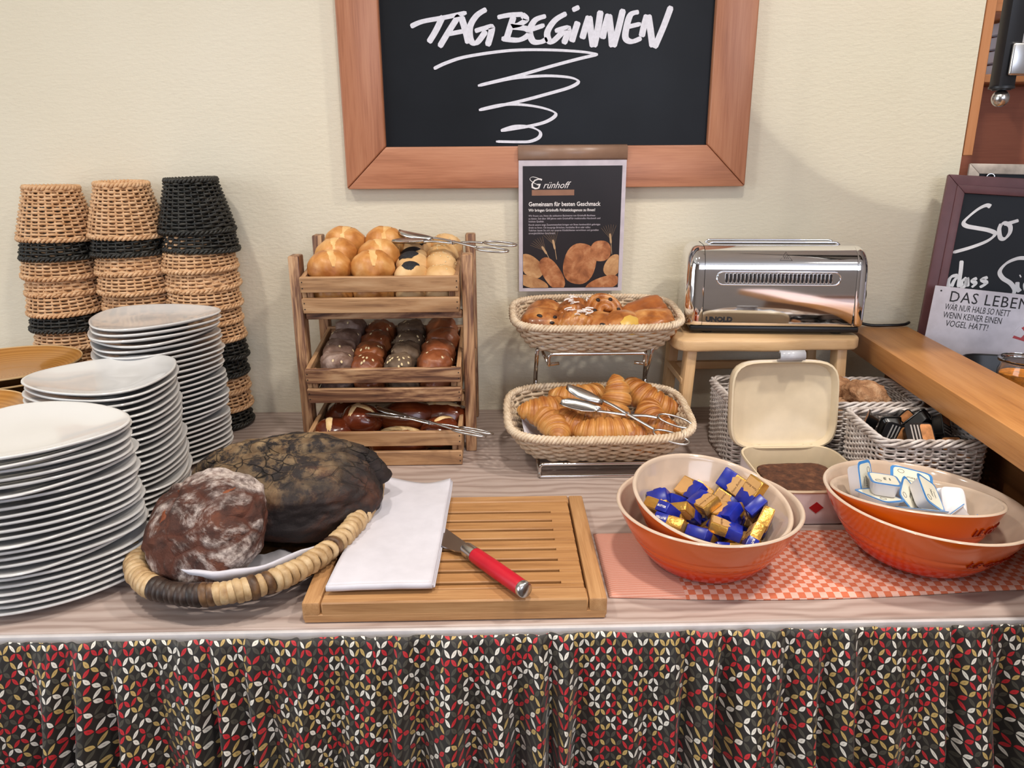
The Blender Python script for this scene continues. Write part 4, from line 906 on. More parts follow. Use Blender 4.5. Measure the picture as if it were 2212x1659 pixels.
def iced(seed):
    mb = MB(); q = random.Random(seed)
    for s_ in range(3):
        P = [((-.034+.068*k/14), .012*math.sin(k*.9+s_*2.1)*(1-abs(k/7-1)**3), .017+.011*math.cos(k*.9+s_*2.1)*(1-abs(k/7-1)**2)) for k in range(15)]
        mb.tube(P, [.004+.010*(1-abs(k/7-1)**2.5) for k in range(15)], 12)
    return mb.mesh('pastry', angle=180)
ICE = [iced(1), iced(2)]
STRK = MB().tube([(-.006, 0, 0), (-.002, .0005, .001), (.003, 0, .001), (.007, .0006, 0)], .0013, 5).mesh('icing_streak')
for i, (x, y, z, rz, lab) in enumerate(((-.040, -.032, .024, .1, 'iced plaited pastry at the front of the upper tray'), (-.042, .014, .034, .9, 'iced plaited pastry behind the front one of the upper tray'))):
    o = pastry(UP, ICE[i], 'pastry_gold', (x, y, z), (.1, 0, rz), lab); q = random.Random(i)
    for _ in range(16): put('icing_streak', STRK, 'icing', o, (q.uniform(-.026, .026), q.uniform(-.016, .008), q.uniform(.037, .043)), (q.uniform(-.5, .5), q.uniform(-.4, .4), q.uniform(-.6, .6)))
def snail(seed):
    P, r = [], []; n = 70
    for k in range(n): a = k/n*2*PI*2.6; rad = .006+.027*k/n; P.append((rad*math.cos(a), rad*math.sin(a), .011+.004*(1-k/n))); r.append(.0072)
    return MB().tube(P, r, 10, flat=(1, 1.35)).mesh('pastry', angle=180)
SN = snail(1)
o = pastry(UP, SN, 'pastry_gold', (.018, .022, .040), (.75, .1, .2), 'raisin snail leaning at the back middle of the upper tray')
for k in range(6): put('raisin', RAIS, 'raisin', o, (.022*math.cos(k*1.1), .022*math.sin(k*1.1), .022), (0, 0, k))
o = pastry(UP, BUN[1], 'pastry_gold', (.046, -.030, .022), (.4, 0, .6), 'round custard pastry at the front of the upper tray')
put('custard', patch((.041, .035, .027), (-.1, -.5), .5, .42, 3, .5), 'custard', o)
o = pastry(UP, BUN[0], 'pastry_gold', (.012, -.028, .018), (.2, .1, -.3), 'small raisin pastry left of the custard pastry in the upper tray'); raisins(o, (.04, .034, .026), 4, 6)
def fold_p(seed):
    q = lambda i, j: Vector((-.042+.084*i/16, (-.030+.06*j/12), 0))
    mb = MB()
    def fn(i, j):
        u, v = i/16*2-1, j/12*2-1; e = max(abs(u), abs(v)); z = .026*(1-e**3)+.012*abs(u+v*.3)**2*(1-e**6)+.003*noise.noise(Vector((u*4, v*4, seed)))
        return (u*.042, v*.030, z+.003)
    mb.grid(fn, 17, 13); mb.grid(lambda i, j: (fn(i, j)[0], fn(i, j)[1], 0), 17, 13); 
    return mb.mesh('pastry', angle=180)
def hull(seed, dims): return blob('pastry', dims, seed, .10, 2.2, 4, .5, 3.2)
pastry(UP, hull(51, (.044, .028, .022)), 'pastry_brown', (.098, .022, .030), (.2, -.35, .35), 'dark folded pastry at the back right of the upper tray')
pastry(UP, hull(52, (.042, .030, .024)), 'pastry_gold', (.102, -.026, .022), (.3, -.1, .2), 'golden folded pastry at the right front of the upper tray')
# ================================================================ pine stool and long-slot toaster
t = thing('pine_stool', 'small pine stool with a wavy-edged seat carrying the toaster', 'stool', (.504, -.128, T))
def wavy(i, n=40):
    return 0
mb = MB(); poly = []
for k in range(64):
    a = 2*PI*k/64; c, s_ = math.cos(a), math.sin(a); q = (abs(c)**7+abs(s_)**7)**(-1/7); x, y = .176*q*c, .098*q*s_
    poly.append((x, y+(-.004*math.cos(x*36) if s_ < 0 else .004*math.cos(x*36))*(1 if abs(x) < .16 else .3)))
mb.prism(poly, .183, .205); put('seat', mb.mesh('seat', bevel=.006, seg=3), 'pine', t)
for sx in (-1, 1):
    board('leg', (.020, .034, .183), (sx*.146, -.064, .0915), 'pine', t, bevel=.004, seg=2, rot=(math.radians(0), math.radians(-3*sx), 0)); board('leg', (.020, .034, .183), (sx*.146, .076, .0915), 'pine', t, bevel=.004, seg=2, rot=(0, math.radians(-3*sx), 0))
    board('side_rail', (.016, .150, .013), (sx*.148, .006, .118), 'pine', t)
board('cross_rail', (.290, .014, .016), (0, .060, .115), 'pine', t); board('apron', (.290, .014, .022), (0, .070, .171), 'pine', t)

t = thing('toaster', 'polished chrome long-slot toaster on the pine stool', 'toaster', (.527, -.118, T+.2062), (0, 0, math.radians(-6)))
HL, HD, HZ, Z0 = .166, .070, .163, .014
def sect(e=0.0):
    """rounded section (y,z), inset by e"""
    P = []; rt, rbm = .042, .008
    def arc(cy, cz, r, a0, a1, n):
        for k in range(n+1): a = a0+(a1-a0)*k/n; P.append((cy+r*math.cos(a), cz+r*math.sin(a)))
    w, h = HD-e, HZ-e
    arc(-w+rbm, Z0+rbm, rbm, 1.5*PI, PI, 3); P.append((-w-.001, Z0+.05)); arc(-w+rt+.004, h-rt, rt, PI, PI/2, 9); arc(w-rt-.004, h-rt, rt, PI/2, 0, 9); P.append((w+.001, Z0+.05)); arc(w-rbm, Z0+rbm, rbm, 2*PI, 1.5*PI, 3)
    return P
def loft(name, xs, caps):
    mb = MB(); secs = [sect(e) for _, e in xs]; n = len(secs[0])
    mb.grid(lambda i, j: (xs[i][0], secs[i][j][0], secs[i][j][1]), len(xs), n, cv=True)
    for c_, i in caps: mb.f.append(tuple((i*n+q) for q in range(n)))
    return mb.mesh(name, angle=50)
put('body', loft('body', [(-.134, 0), (-.07, 0), (0, 0), (.07, 0), (.140, 0)], ()), 'chrome', t)
def endx(s_, x0): return [(s_*x0, .0006)]+[(s_*(HL-.022+.022*math.sin(a)), .022*(1-math.cos(a))) for a in [k*PI/2/7 for k in range(8)]]
put('end_cap', loft('end_cap', endx(-1, .1348), ((0, 8),)), 'chrome', t); put('end_cap', loft('end_cap', endx(1, .1408), ((0, 8),)), 'chrome', t)
put('base', MB().box((-HL+.01, -HD+.004, .004), (HL-.01, HD-.004, Z0+.001)).mesh('base', bevel=.003), 'black_plastic', t)
for sx in (-1, 1):
    for sy in (-1, 1): put('foot', MB().lathe([(0, 0), (.011, 0), (.012, .005), (0, .005)], 16).mesh('foot'), 'black_plastic', t, (sx*.12, sy*.045, 0))
put('slot', MB().box((-.118, -.016, HZ-.003), (.112, .016, HZ+.0006)).mesh('slot', bevel=.0004), 'ink_black', t)
for y in (-.019, .019): put('slot_lip', MB().tube(rnd([(-.124, y, HZ-.001), (-.118, y, HZ+.004), (.112, y, HZ+.004), (.118, y, HZ-.001)], .004), .0022, 8).mesh('slot_lip', angle=180), 'chrome', t)
put('bread_lift', MB().box((-.112, -.0015, HZ-.002), (.106, .0015, HZ+.003)).mesh('bread_lift'), 'chrome', t)
vy = -.0682
pill = [(.100+.012*math.cos(a), .012*math.sin(a)) for a in [-PI/2+PI*k/8 for k in range(9)]]+[(-.100+.012*math.cos(a), .012*math.sin(a)) for a in [PI/2+PI*k/8 for k in range(9)]]
put('vent_frame', MB().tube([(x, vy, .106+z) for x, z in pill], .0016, 6, True).mesh('vent_frame', angle=180), 'chrome', t)
sl = [(.0020*math.cos(a), .0062*(1 if math.sin(a) > 0 else -1)+.0020*math.sin(a)) for a in [k*PI/6+PI/12 for k in range(12)]]
VS = MB().prism(sl, 0, .0008).mesh('vent_slot', smooth=False); VR = MB().tube([(x*1.35, 0, z*1.14) for x, z in sl], .0005, 5, True).mesh('slot_rim', angle=180)
for k in range(27):
    v = put('vent_slot', VS, 'ink_black', t, (-.094+k*.00723, vy+.0006, .106), (PI/2, 0, 0))
    put('slot_rim', VR, 'chrome', v, (0, 0, .0007), (-PI/2, 0, 0))
put('maker_lettering', text_mesh('UNOLD', .0125, .0002, bold=.0007, wfac=1.12), 'ink_black', t, (-.128, -HD-.0009, .024), (PI/2, 0, 0))
ic = MB().tube([(-.011, 0, 0), (.011, 0, 0), (0, 0, .017)], .0005, 5, True)
for k in (-.0032, 0, .0032): ic.tube([(k+.0007*math.sin(q*1.2), 0, .0035+q*.0011) for q in range(6)], .0004, 4)
put('hot_surface_mark', ic.mesh('hot_surface_mark'), 'ink_black', t, (.012, -HD+.0075, HZ-.0245), (math.radians(-30), 0, 0))
put('dial', MB().lathe([(0, .020), (.014, .019), (.0165, .015), (.0175, 0), (0, 0)], 32).mesh('dial'), 'black_plastic', t, (HL-.004, .0, .066), (0, PI/2, 0))
put('lift_button', MB().lathe([(0, .006), (.004, .005), (.0045, 0), (0, 0)], 16).mesh('lift_button'), 'black_plastic', t, (HL-.016, -.02, .138), (0, PI/2, 0))
put('power_cord', MB().tube(spline([(HL-.02, .074, .02), (HL+.05, .078, -.010), (HL+.10, .072, -.0108), (HL+.13, .080, -.0108), (HL+.148, .100, -.0108)], 8), .0032, 6).mesh('power_cord', angle=180), 'black_plastic', t)

# ---------------------------------------------------------------- white-washed square baskets
SQ = tray_loop(.080, .075, .118, .077, .072, 9.0)
SQB = lambda t, h: ((.076*(1-h*.95)*round_k(2*PI*t, 9)*math.cos(2*PI*t), .071*(1-h*.95)*round_k(2*PI*t, 9)*math.sin(2*PI*t), .002), (0, 0, 1))
SQM = {'weave': weave(SQ, 27, 44, .0021, .0020, 3, 5).mesh('weave', angle=180, fix=False), 'stakes': stakes_mesh(SQ, 44, .0019).mesh('stakes', angle=180, fix=False),
       'rim_braid': rope(SQ, 1.0, .0042, .0027, 9, 4, 260).mesh('rim_braid', angle=180, fix=False), 'base': weave(SQB, 16, 24, .0024, .0012, 2).mesh('base', angle=180, fix=False)}
def sq_basket(label, loc, rz=0):
    b = thing('square_basket', label, 'basket', loc, (0, 0, rz), 'white-washed square baskets')
    for k, me in SQM.items(): stuff(put(k, me, 'wicker_white', b))
sq_basket('white-washed square wicker basket behind the open lid, left one', (.484, -.266, T+.001), .0)
sq_basket('white-washed square wicker basket at the back holding crispbread', (.652, -.286, T+.001), -.03)
sq_basket('white-washed square wicker basket in front full of black portion tubs', (.656, -.463, T+.001), -.05)
for i, (x, y, z, r_) in enumerate(((.618, -.300, .960, .2), (.665, -.262, .968, 1.2), (.645, -.312, .994, 2.0), (.612, -.262, .988, 2.6))):
    tag(put('crispbread', blob('crispbread', (.042, .036, .030), 60+i, .16, 3.0, 4, .9), 'crispbread', None, (x, y, z), (.2, .1, r_)), f'lump of brown grain crispbread in the back basket, {["lowest left", "right", "topmost front", "topmost rear"][i]} one', 'crispbread', 'crispbread in the back basket')

# ---------------------------------------------------------------- enamel bread box with open lid
t = thing('bread_box', 'cream enamel bread box with its lid propped open between the bowls', 'bread box', (.484, -.466, T+.0005))
def se(a, p=5.0): return (abs(math.cos(a))**p+abs(math.sin(a))**p)**(-1/p)
def tub(name, prof, W_, D_, n=64, p=5.0):
    """prof: list of (scale, z)"""
    mb = MB(); mb.grid(lambda i, j: (prof[j][0]*W_*se(2*PI*i/n, p)*math.cos(2*PI*i/n), prof[j][0]*D_*se(2*PI*i/n, p)*math.sin(2*PI*i/n), prof[j][1]), n, len(prof), cu=True)
    return mb.mesh(name, angle=45)
put('body', tub('body', [(0, 0), (.95, 0), (.985, .003), (1, .02), (1, .052)], .0815, .092), 'box_white', t)
put('inner_shell', tub('inner_shell', [(1.0, .052), (1.012, .0545), (1.0, .057), (.965, .056), (.95, .045), (.93, .010), (0, .008)], .0815, .092), 'box_cream', t)
d = .011
put('diamond_mark', MB().prism([(-d, 0), (0, -d*.85), (d, 0), (0, d*.85)], 0, .0006).mesh('diamond_mark', smooth=False), 'red_print', t, (-.012, -.0923, .030), (PI/2, 0, 0))
lid = put('lid', tub('lid', [(0, .016), (.80, .016), (.90, .012), (.93, .002), (.955, -.002), (.985, -.001), (1.0, .006), (.99, .018), (.93, .024), (0, .025)], .0925, .077), 'box_cream', t, (0, .098, .1265), (math.radians(82), 0, 0))
lid.rotation_euler = (math.radians(-98), 0, 0)
put('handle_clip', MB().grid(lambda i, j: ((-.021 if i == 0 else .021), [.016, .004, -.004, -.0065, -.004, .002, .006][j], [.070, .078, .080, .086, .093, .096, .092][j]), 2, 7).mesh('handle_clip', angle=70), 'clip_plastic', t, (.004, .098, .1265)).modifiers.new('sheet', 'SOLIDIFY').thickness = .0025
for sx in (-1, 1): put('hinge', MB().tube([(sx*.045-.008, .094, .054), (sx*.045+.008, .094, .054)], .0035, 8).mesh('hinge', angle=180), 'box_cream', t)
sl_ = [blob('bread_slice', (.060, .056, .0065), 70+k, .03, 2, 4, .8, 6.0) for k in range(2)]
for k in range(2):
    tag(put('bread_slice', sl_[k % 2], 'pumpernickel', None, (.488+.002*k, -.458+.004*k, T+.0095+k*.0120), (math.radians(3*k), 0, .05*k)), f'dark square pumpernickel slice in the bread box, {["lower", "upper"][k]} of the two', 'bread', 'pumpernickel slices in the box')
# ================================================================ cutting board, napkin, knife
t = thing('cutting_board', 'bamboo bread board with slatted crumb grid at the table front', 'cutting board', (-.056, -.6425, T+.0005))
W2, D2, H2 = .184, .1435, .028
board('crumb_tray', (2*W2-.004, 2*D2-.004, .012), (0, 0, .007), 'bamboo_frame', t)
for s_ in (-1, 1):
    board('end_rail', (.022, 2*D2, .0255), (s_*(W2-.011), 0, .0153), 'bamboo_frame', t, bevel=.003, seg=2)
board('front_rail', (2*W2-.046, .026, .0255), (0, -D2+.013, .0153), 'bamboo_frame', t, bevel=.002)
board('front_skirt', (2*W2-.004, .006, .011), (0, -D2+.0028, .0062), 'bamboo_frame', t, bevel=.001)
board('back_rail', (2*W2-.046, .020, .0255), (0, D2-.010, .0153), 'bamboo_frame', t, bevel=.002)
gx = 2*W2-.050; ys = [.0885-.0276*k for k in range(8)]          # groove lines
edges = [D2-.0205]+ys+[-D2+.0265]
for k in range(9):
    a_, b_ = edges[k]-(.0031 if k else .0005), edges[k+1]+(.0031 if k < 8 else .0005)
    board('slat', (gx, a_-b_, .011), (0, (a_+b_)/2, .0222), 'bamboo', t, bevel=.0012)
for k, y in enumerate(ys):
    for s_ in (-1, 1): board('groove_end', (.028, .0063, .0109), (s_*(gx/2-.014), y, .0221), 'bamboo', t, bevel=.0002)
# folded linen napkin lying on the board
def nap(i, j):
    u, v = i/24, j/40; x0 = -.213+.022*v; x1 = -.084+.006*v; x = x0+(x1-x0)*u
    y = -.768+.300*v+.004*math.sin(u*5)*v
    z = T+.0408+.0012*noise.noise(Vector((u*3, v*4, 1)))+.014*max(0, v-.80)*5*(.45+.55*math.cos(u*5.2+.3))*max(0, v-.80)*4+(.002*math.sin(v*9+u*2))
    return (x, y, z)
n_ = thing('table_napkin', 'white folded linen napkin lying over the left half of the bread board', 'napkin')
for k in range(3):
    mb = MB().grid(lambda i, j: (nap(i, j)[0]+(.0015*k), nap(i, j)[1]+.001*k, nap(i, j)[2]-.0026*k-(.001 if k else 0)), 25, 41)
    o = put('fold_layer', mb.mesh('fold_layer', angle=180), 'linen_white', n_); md = o.modifiers.new('cloth', 'SOLIDIFY'); md.thickness = .0018
mb = MB().tube([(nap(i, 0)[0], nap(i, 0)[1]-.0002, nap(i, 0)[2]-.0034) for i in range(25)], .0042, 10, flat=(.7, 1)); put('front_fold', mb.mesh('front_fold', angle=180), 'linen_white', n_)
# bread knife: blade slips under the napkin
hd = Vector((.067, -.098, 0)).normalized(); ang = math.atan2(hd.y, hd.x)
t = thing('bread_knife', 'bread knife with red handle and steel blade on the bread board', 'knife', (-.040, -.690, T+.0398), (0, math.radians(-2), ang))
put('handle', MB().lathe([(0, .012), (.0098, .012), (.0102, .014), (.0106, .06), (.0102, .112), (.0096, .114), (0, .114)], 28).mesh('handle', angle=50), 'knife_red', t, (0, 0, 0), (0, PI/2, 0))
put('bolster', MB().lathe([(0, -.012), (.0085, -.012), (.0098, -.008), (.0100, .0118), (0, .0118)], 28).mesh('bolster', angle=50), 'steel', t, (0, 0, 0), (0, PI/2, 0))
put('end_cap', MB().lathe([(0, .1142), (.0098, .1142), (.0104, .116), (.0100, .1215), (.0085, .1232), (0, .1236)], 28).mesh('end_cap', angle=50), 'steel', t, (0, 0, 0), (0, PI/2, 0))
bl = [(-.012, .008), (-.03, .012), (-.10, .013), (-.17, .009), (-.20, -.004)]+[(-.195+k*.0083, -.0175+.0022*(k % 2)-.004*max(0, (k-17)/4)) for k in range(20)]+[(-.020, -.012), (-.012, -.006)]
put('blade', MB().prism(bl, -.0009, .0009).mesh('blade', smooth=False), 'steel', t, (0, 0, -.0035))

# ================================================================ big bread basket with two loaves
BC = Vector((-.338, -.575)); BA, BB, BR = .142, .205, math.radians(-10)
def rimp(a, k=1.0, z=None):
    c, s_ = math.cos(a), math.sin(a); q = (abs(c)**2.4+abs(s_)**2.4)**(-1/2.4); x, y = BA*k*q*c, BB*k*q*s_
    X, Y = x*math.cos(BR)-y*math.sin(BR), x*math.sin(BR)+y*math.cos(BR)
    return Vector((BC.x+X, BC.y+Y, z if z is not None else T+.037+.012*max(0, c)+.004*max(0, s_)))
t = thing('oval_bread_basket', 'oval basket with a thick wrapped rim holding the two dark loaves', 'basket', (BC.x, BC.y, T))
inv = Vector((-BC.x, -BC.y, -T))
core = put('rim_core', MB().tube([rimp(2*PI*k/80)+inv for k in range(80)], .0105, 8, True).mesh('rim_core', angle=180), 'reed_brown', t)
WR = MB().grid(lambda i, j: ((.0058*math.cos(2*PI*j/8), (.0112+.0036*math.sin(2*PI*j/8))*math.cos(2*PI*i/16), (.0112+.0036*math.sin(2*PI*j/8))*math.sin(2*PI*i/16))), 16, 8, True, True).mesh('reed_wrap', angle=180)
WRS = {m: WR.copy() for m in ('reed_tan', 'reed_brown', 'reed_dark')}
per = 0; last = rimp(0); nW = 118; q = random.Random(9)
for k in range(nW):
    a = 2*PI*k/nW; p = rimp(a); d = (rimp(a+.02)-rimp(a-.02)).normalized(); deg = math.degrees(a) % 360
    m = 'reed_dark' if 250 < deg < 276 else ('reed_brown' if 276 <= deg < 281 or 8 < deg < 16 else 'reed_tan')
    if q.random() < .02: m = 'reed_brown'
    rt = Matrix(((d.x, -d.y, 0), (d.y, d.x, 0), (d.z, 0, 1))).to_euler()
    o = put('reed_wrap', WRS[m], m, t, p+inv, (rt.x, rt.y+q.uniform(-.1, .1), rt.z+q.uniform(.15, .35)), (1.0, q.uniform(.92, 1.1), q.uniform(.92, 1.1)))
def bw_loop(tt, h):
    a = 2*PI*tt; k = .72+.26*h**.7; p = rimp(a, k, T+.004+.030*h)+inv; p2 = rimp(a, 1, T)+inv; return (p, Vector((p2.x, p2.y, 0)).normalized())
stuff(put('weave', weave(bw_loop, 6, 34, .0036, .0036, 3, 6).mesh('weave', angle=180, fix=False), 'reed_brown', t))
put('base', MB().grid(lambda i, j: rimp(2*PI*i/40, (.01, .40, .74)[j], T+.004)+inv, 40, 3, cu=True).mesh('base', angle=180), 'reed_brown', t)
# white cloth in the basket, its front edge folded over
def cl(i, j):
    tt = i/30; a = math.radians(222+tt*112); z0 = T+.012
    rad = [.35, .60, .80, .90, .925, .90, .84][j]; z = [z0, z0+.002, T+.022, T+.046, T+.056, T+.056, T+.042][j]
    edge = min(1, min(tt, 1-tt)*9)
    p = rimp(a, rad*(.985-.10*abs(tt-.5)), z-(1-edge)*.012+.003*noise.noise(Vector((tt*9, j*.7, 3)))); return p
o = sheet('basket_cloth', cl, 31, 7, 'linen_white', .0022); tag(o, 'white cloth folded along the front inside the oval bread basket', 'cloth')
# the charred loaf: one crust, burst along a long crack into two lobes
def char_fn(n):
    if n.z < -.1: return 0
    yy = n.y+.10-.28*n.x*(1 if n.x > 0 else .35)+.06*math.sin(n.x*6); g = -.15*math.exp(-(yy/.06)**2)+.07*math.exp(-((yy-.22)/.15)**2)
    g2 = -.012*math.exp(-((n.y-.42+.2*math.sin(n.x*4))/.035)**2)-.010*math.exp(-((n.x-.35-.3*n.y)/.035)**2)*(1 if n.y < 0 else .3)
    return g+g2+.022*noise.fractal(n*8, .8, 2.2, 5)
t = thing('charred_loaf', 'large dark charred farmhouse loaf with flour-dusted cracked crust in the oval basket', 'bread', (-.312, -.535, T+.024), (math.radians(6), math.radians(-2), math.radians(-10)))
put('crust', blob('crust', (.138, .098, .070), 80, .09, 1.7, 6, .62, 2.3, char_fn), 'loaf_charred', t)
# the floury loaf, tipped towards the viewer
def flour_fn(n):
    g = 0
    for (ax, ay, c, w) in ((1, .25, -.42, .05), (.2, 1, .30, .07), (.9, -.5, .12, .05), (-.3, 1, -.35, .045)):
        yy = n.x*ax+n.y*ay-c+.10*noise.noise(n*3+Vector((c*9, 0, 0))); g += -.03*math.exp(-(yy/w)**2)+.022*math.exp(-((yy-.12)/.07)**2)
    return (g if n.z > 0 else 0)+.014*noise.fractal(n*8, 1, 2, 3)
nrm = Vector((-.18, -.66, .73)).normalized(); qq = nrm.to_track_quat('Z', 'Y').to_euler()
t = thing('floured_loaf', 'round red-brown rye loaf with floury burst crust leaning in front of the charred loaf', 'bread', Vector((-.380, -.682, .972))-nrm*.028, qq)
put('crust', blob('crust', (.079, .082, .046), 81, .07, 1.9, 6, .75, 2.05, flour_fn), 'loaf_floured', t)
def bp(seed, a0, w, h):
    mb = MB()
    def fn(i, j):
        r = i/8; a = 2*PI*j/24; k = 1+.45*noise.noise(Vector((math.cos(a)*2.5, math.sin(a)*2.5, seed)))
        x, y = a0[0]+w*r*math.cos(a)*k, a0[1]+h*r*math.sin(a)*k; z = math.sqrt(max(.03, 1-min(.97, x*x+y*y))); n = Vector((x, y, z)).normalized()
        kk = 1.0; d = kk*(1.05-.06*r**2+.02*noise.noise(n*7))
        return (n.x*.078*d, n.y*.080*d, (n.z*d+.75)*.044)
    mb.grid(fn, 9, 24, cv=True); return mb.mesh('burst_crust', angle=180)
for sd, a0, w_, h_ in ((1, (-.15, .42), .42, .16), (2, (.42, .55), .22, .28), (3, (-.52, -.05), .10, .42), (4, (.28, -.30), .12, .2)): put('burst_crust', bp(sd, a0, w_, h_), 'loaf_burst', t)
# ================================================================ checked towel, orange bowls and portion packs
def towel():
    nu, nv = 90, 36; X0, X1 = .137, .742
    def fn(i, j):
        u, v = i/(nu-1), j/(nv-1); x = X0+(X1-X0)*u; yf = -.742-.012*math.sin(PI*min(1, u*1.25))+.012*max(0, u-.8)*5*.4; yb = -.575
        y = yf+(yb-yf)*v; e = min(1, min(v, 1-v)*9, u*22); z = T+.0006+.0040*math.sqrt(e)+.0006*noise.noise(Vector((x*40, y*40, 0)))*e+(.010*max(0, (.035-u)*28)*math.sin(v*7)**2*e)
        return (x, y, z)
    mb = MB().grid(fn, nu, nv); me = mb.mesh('checked_towel', angle=180); ul = me.uv_layers.new(name='UVMap')
    for lp in me.loops:
        i, j = divmod(lp.vertex_index, nv); p = me.vertices[lp.vertex_index].co; ul.data[lp.index].uv = ((p.x-X0)/.0092, (p.y+.78)/.0092)
    o = put('checked_towel', me, 'checked_towel'); md = o.modifiers.new('cloth', 'SOLIDIFY'); md.thickness = .0012; md.offset = 1
    tag(o, 'orange and white checked kitchen towel under the orange bowls', 'towel')
towel()
def bowl_r(z, R, H, base):
    f = max(0, z/H); r = base+(R-base)*f**.6
    for c in (.36, .52): r += -.0016*math.exp(-((f-c)/.022)**2)
    return r
def orange_bowl(label, loc, rot, R, H, base, text=None):
    t = thing('orange_bowl', label, 'bowl', loc, rot, 'nested orange bowls'); th = .0052; N = 40
    out = [(0, .001), (base*.8, .001), (base*.82, 0), (base*.97, 0)]+[(bowl_r(H*k/N, R, H, base), H*k/N+(.0015 if k == 0 else 0)) for k in range(N+1)]
    put('outer_shell', MB().lathe(out, 96).mesh('outer_shell', angle=60), 'orange_enamel', t)
    ins = [(R, H), (R-.0008, H+.0016), (R-th*.5, H+.0022), (R-th, H+.0010)]+[(bowl_r(H*k/24, R, H, base)-th, max(H*k/24, .006)) for k in range(23, 1, -1)]+[(base*.7, .0058), (0, .0054)]
    put('inner_glaze', MB().lathe(ins, 96).mesh('inner_glaze', angle=60), 'cream_enamel', t)
    if text:
        a0, z0, sz = text; me = text_mesh('LE CREUSET', sz, .0010, bold=.0003, spacing=1.25)
        for v in me.vertices:
            z = z0+v.co.y; r = bowl_r(z, R, H, base)+.0012+v.co.z; a = a0+v.co.x/(R*.9); v.co = Vector((r*math.cos(a), r*math.sin(a), z))
        put('embossed_lettering', me, 'relief_shade_red', t)
    return t
rd = math.radians
orange_bowl('large orange enamel bowl, the outer left one on the checked towel', (.279, -.660, T+.0058), (0, 0, 0), .1225, .086, .058)
orange_bowl('smaller tilted orange bowl of butter portions nested in the left bowl', (.272, -.655, T+.031), (rd(10), rd(7), 0), .106, .073, .050)
orange_bowl('large orange enamel bowl, the outer right one on the checked towel', (.566, -.660, T+.0100), (0, rd(4.5), 0), .130, .083, .060, (rd(-88), .040, .0150))
orange_bowl('smaller tilted orange bowl of spread tubs nested in the right bowl', (.552, -.675, T+.029), (rd(-10), rd(3), 0), .106, .073, .050, (rd(-74), .044, .0135))
BUTTER = [[0.2813,-0.6441,0.9444,0.21,0.0,0.58],[0.3015,-0.6992,0.9464,-0.13,0.78,2.54],[0.3295,-0.684,0.9435,2.65,0.1,1.83],[0.316,-0.6639,0.9538,2.76,-0.33,0.96],[0.2555,-0.6756,0.942,-0.04,0.21,-1.15],[0.3496,-0.6482,0.962,2.84,-0.85,0.85],[0.274,-0.7103,0.9502,-0.17,-2.32,-2.11],[0.328,-0.7171,0.9619,1.0,2.49,0.83],[0.2816,-0.65,0.9584,0.09,0.19,-0.54],[0.2378,-0.622,0.9697,-0.93,-0.54,-2.79],[0.2449,-0.7202,0.9548,-2.24,0.01,2.42],[0.3022,-0.6283,0.9606,-0.3,-1.06,-2.2],[0.2884,-0.6857,0.9599,1.96,-0.72,-0.95],[0.3149,-0.6679,0.9699,0.41,0.3,-2.1],[0.2438,-0.6416,0.9673,-2.25,-0.94,1.17],[0.3033,-0.6742,0.9802,-2.72,-0.28,-0.95],[0.2886,-0.7393,0.9573,0.83,-0.24,-2.9],[0.2805,-0.656,0.9854,-0.48,0.15,1.92],[0.2378,-0.6938,0.9591,0.95,2.79,-0.45],[0.3525,-0.6909,0.973,1.95,0.86,1.31],[0.226,-0.7094,0.9817,0.76,3.1,-0.75],[0.2726,-0.6132,0.9844,0.74,-0.07,-1.14],[0.3495,-0.6424,0.9931,-0.22,2.12,0.17],[0.3242,-0.6162,0.9634,-2.13,0.34,-0.78],[0.2174,-0.6831,0.991,-0.73,-0.1,-0.95],[0.261,-0.7244,0.9716,0.04,-0.69,-2.34],[0.3353,-0.608,0.9902,-1.07,-2.82,-0.82],[0.232,-0.6776,0.9637,0.94,0.36,2.69],[0.2924,-0.718,0.9786,3.04,0.27,-0.32],[0.2862,-0.6031,0.968,-0.77,2.41,0.55],[0.2515,-0.6718,0.9767,2.58,0.79,0.48],[0.2214,-0.6496,0.9792,-0.56,-2.47,-1.6],[0.3462,-0.6752,0.9844,0.94,-0.7,-2.02]]
TUBS = [[0.5831,-0.6881,0.9455,-0.16,-0.06,0.22],[0.5238,-0.6551,0.9428,-0.11,0.23,0.19],[0.5376,-0.6905,0.9556,-0.19,-0.44,0.32],[0.5802,-0.6542,0.9517,0.87,0.31,-3.12],[0.5321,-0.6252,0.977,2.24,1.19,-0.78],[0.5916,-0.726,0.9651,0.91,0.33,-2.69],[0.5064,-0.6581,0.9681,-0.08,-3.0,1.49],[0.6046,-0.6734,0.9835,0.06,2.48,1.27],[0.4895,-0.7057,0.9697,2.87,0.98,0.12],[0.5439,-0.6607,0.9876,-0.86,0.15,-2.13],[0.5398,-0.7352,0.9741,-0.08,-0.4,-1.67],[0.5629,-0.6268,0.9679,-0.07,-0.37,1.82],[0.499,-0.6805,0.9917,-0.13,-0.08,-1.18],[0.4949,-0.6323,1.0005,0.43,-1.2,1.85],[0.5794,-0.7216,0.9835,0.8,-0.59,-1.95],[0.5716,-0.6213,0.9913,-0.35,-0.16,2.79],[0.5299,-0.7306,0.9951,0.25,0.33,1.95],[0.5093,-0.6679,1.0093,-0.04,-0.14,-1.91],[0.5659,-0.6728,0.9949,-0.66,0.36,-1.75]]
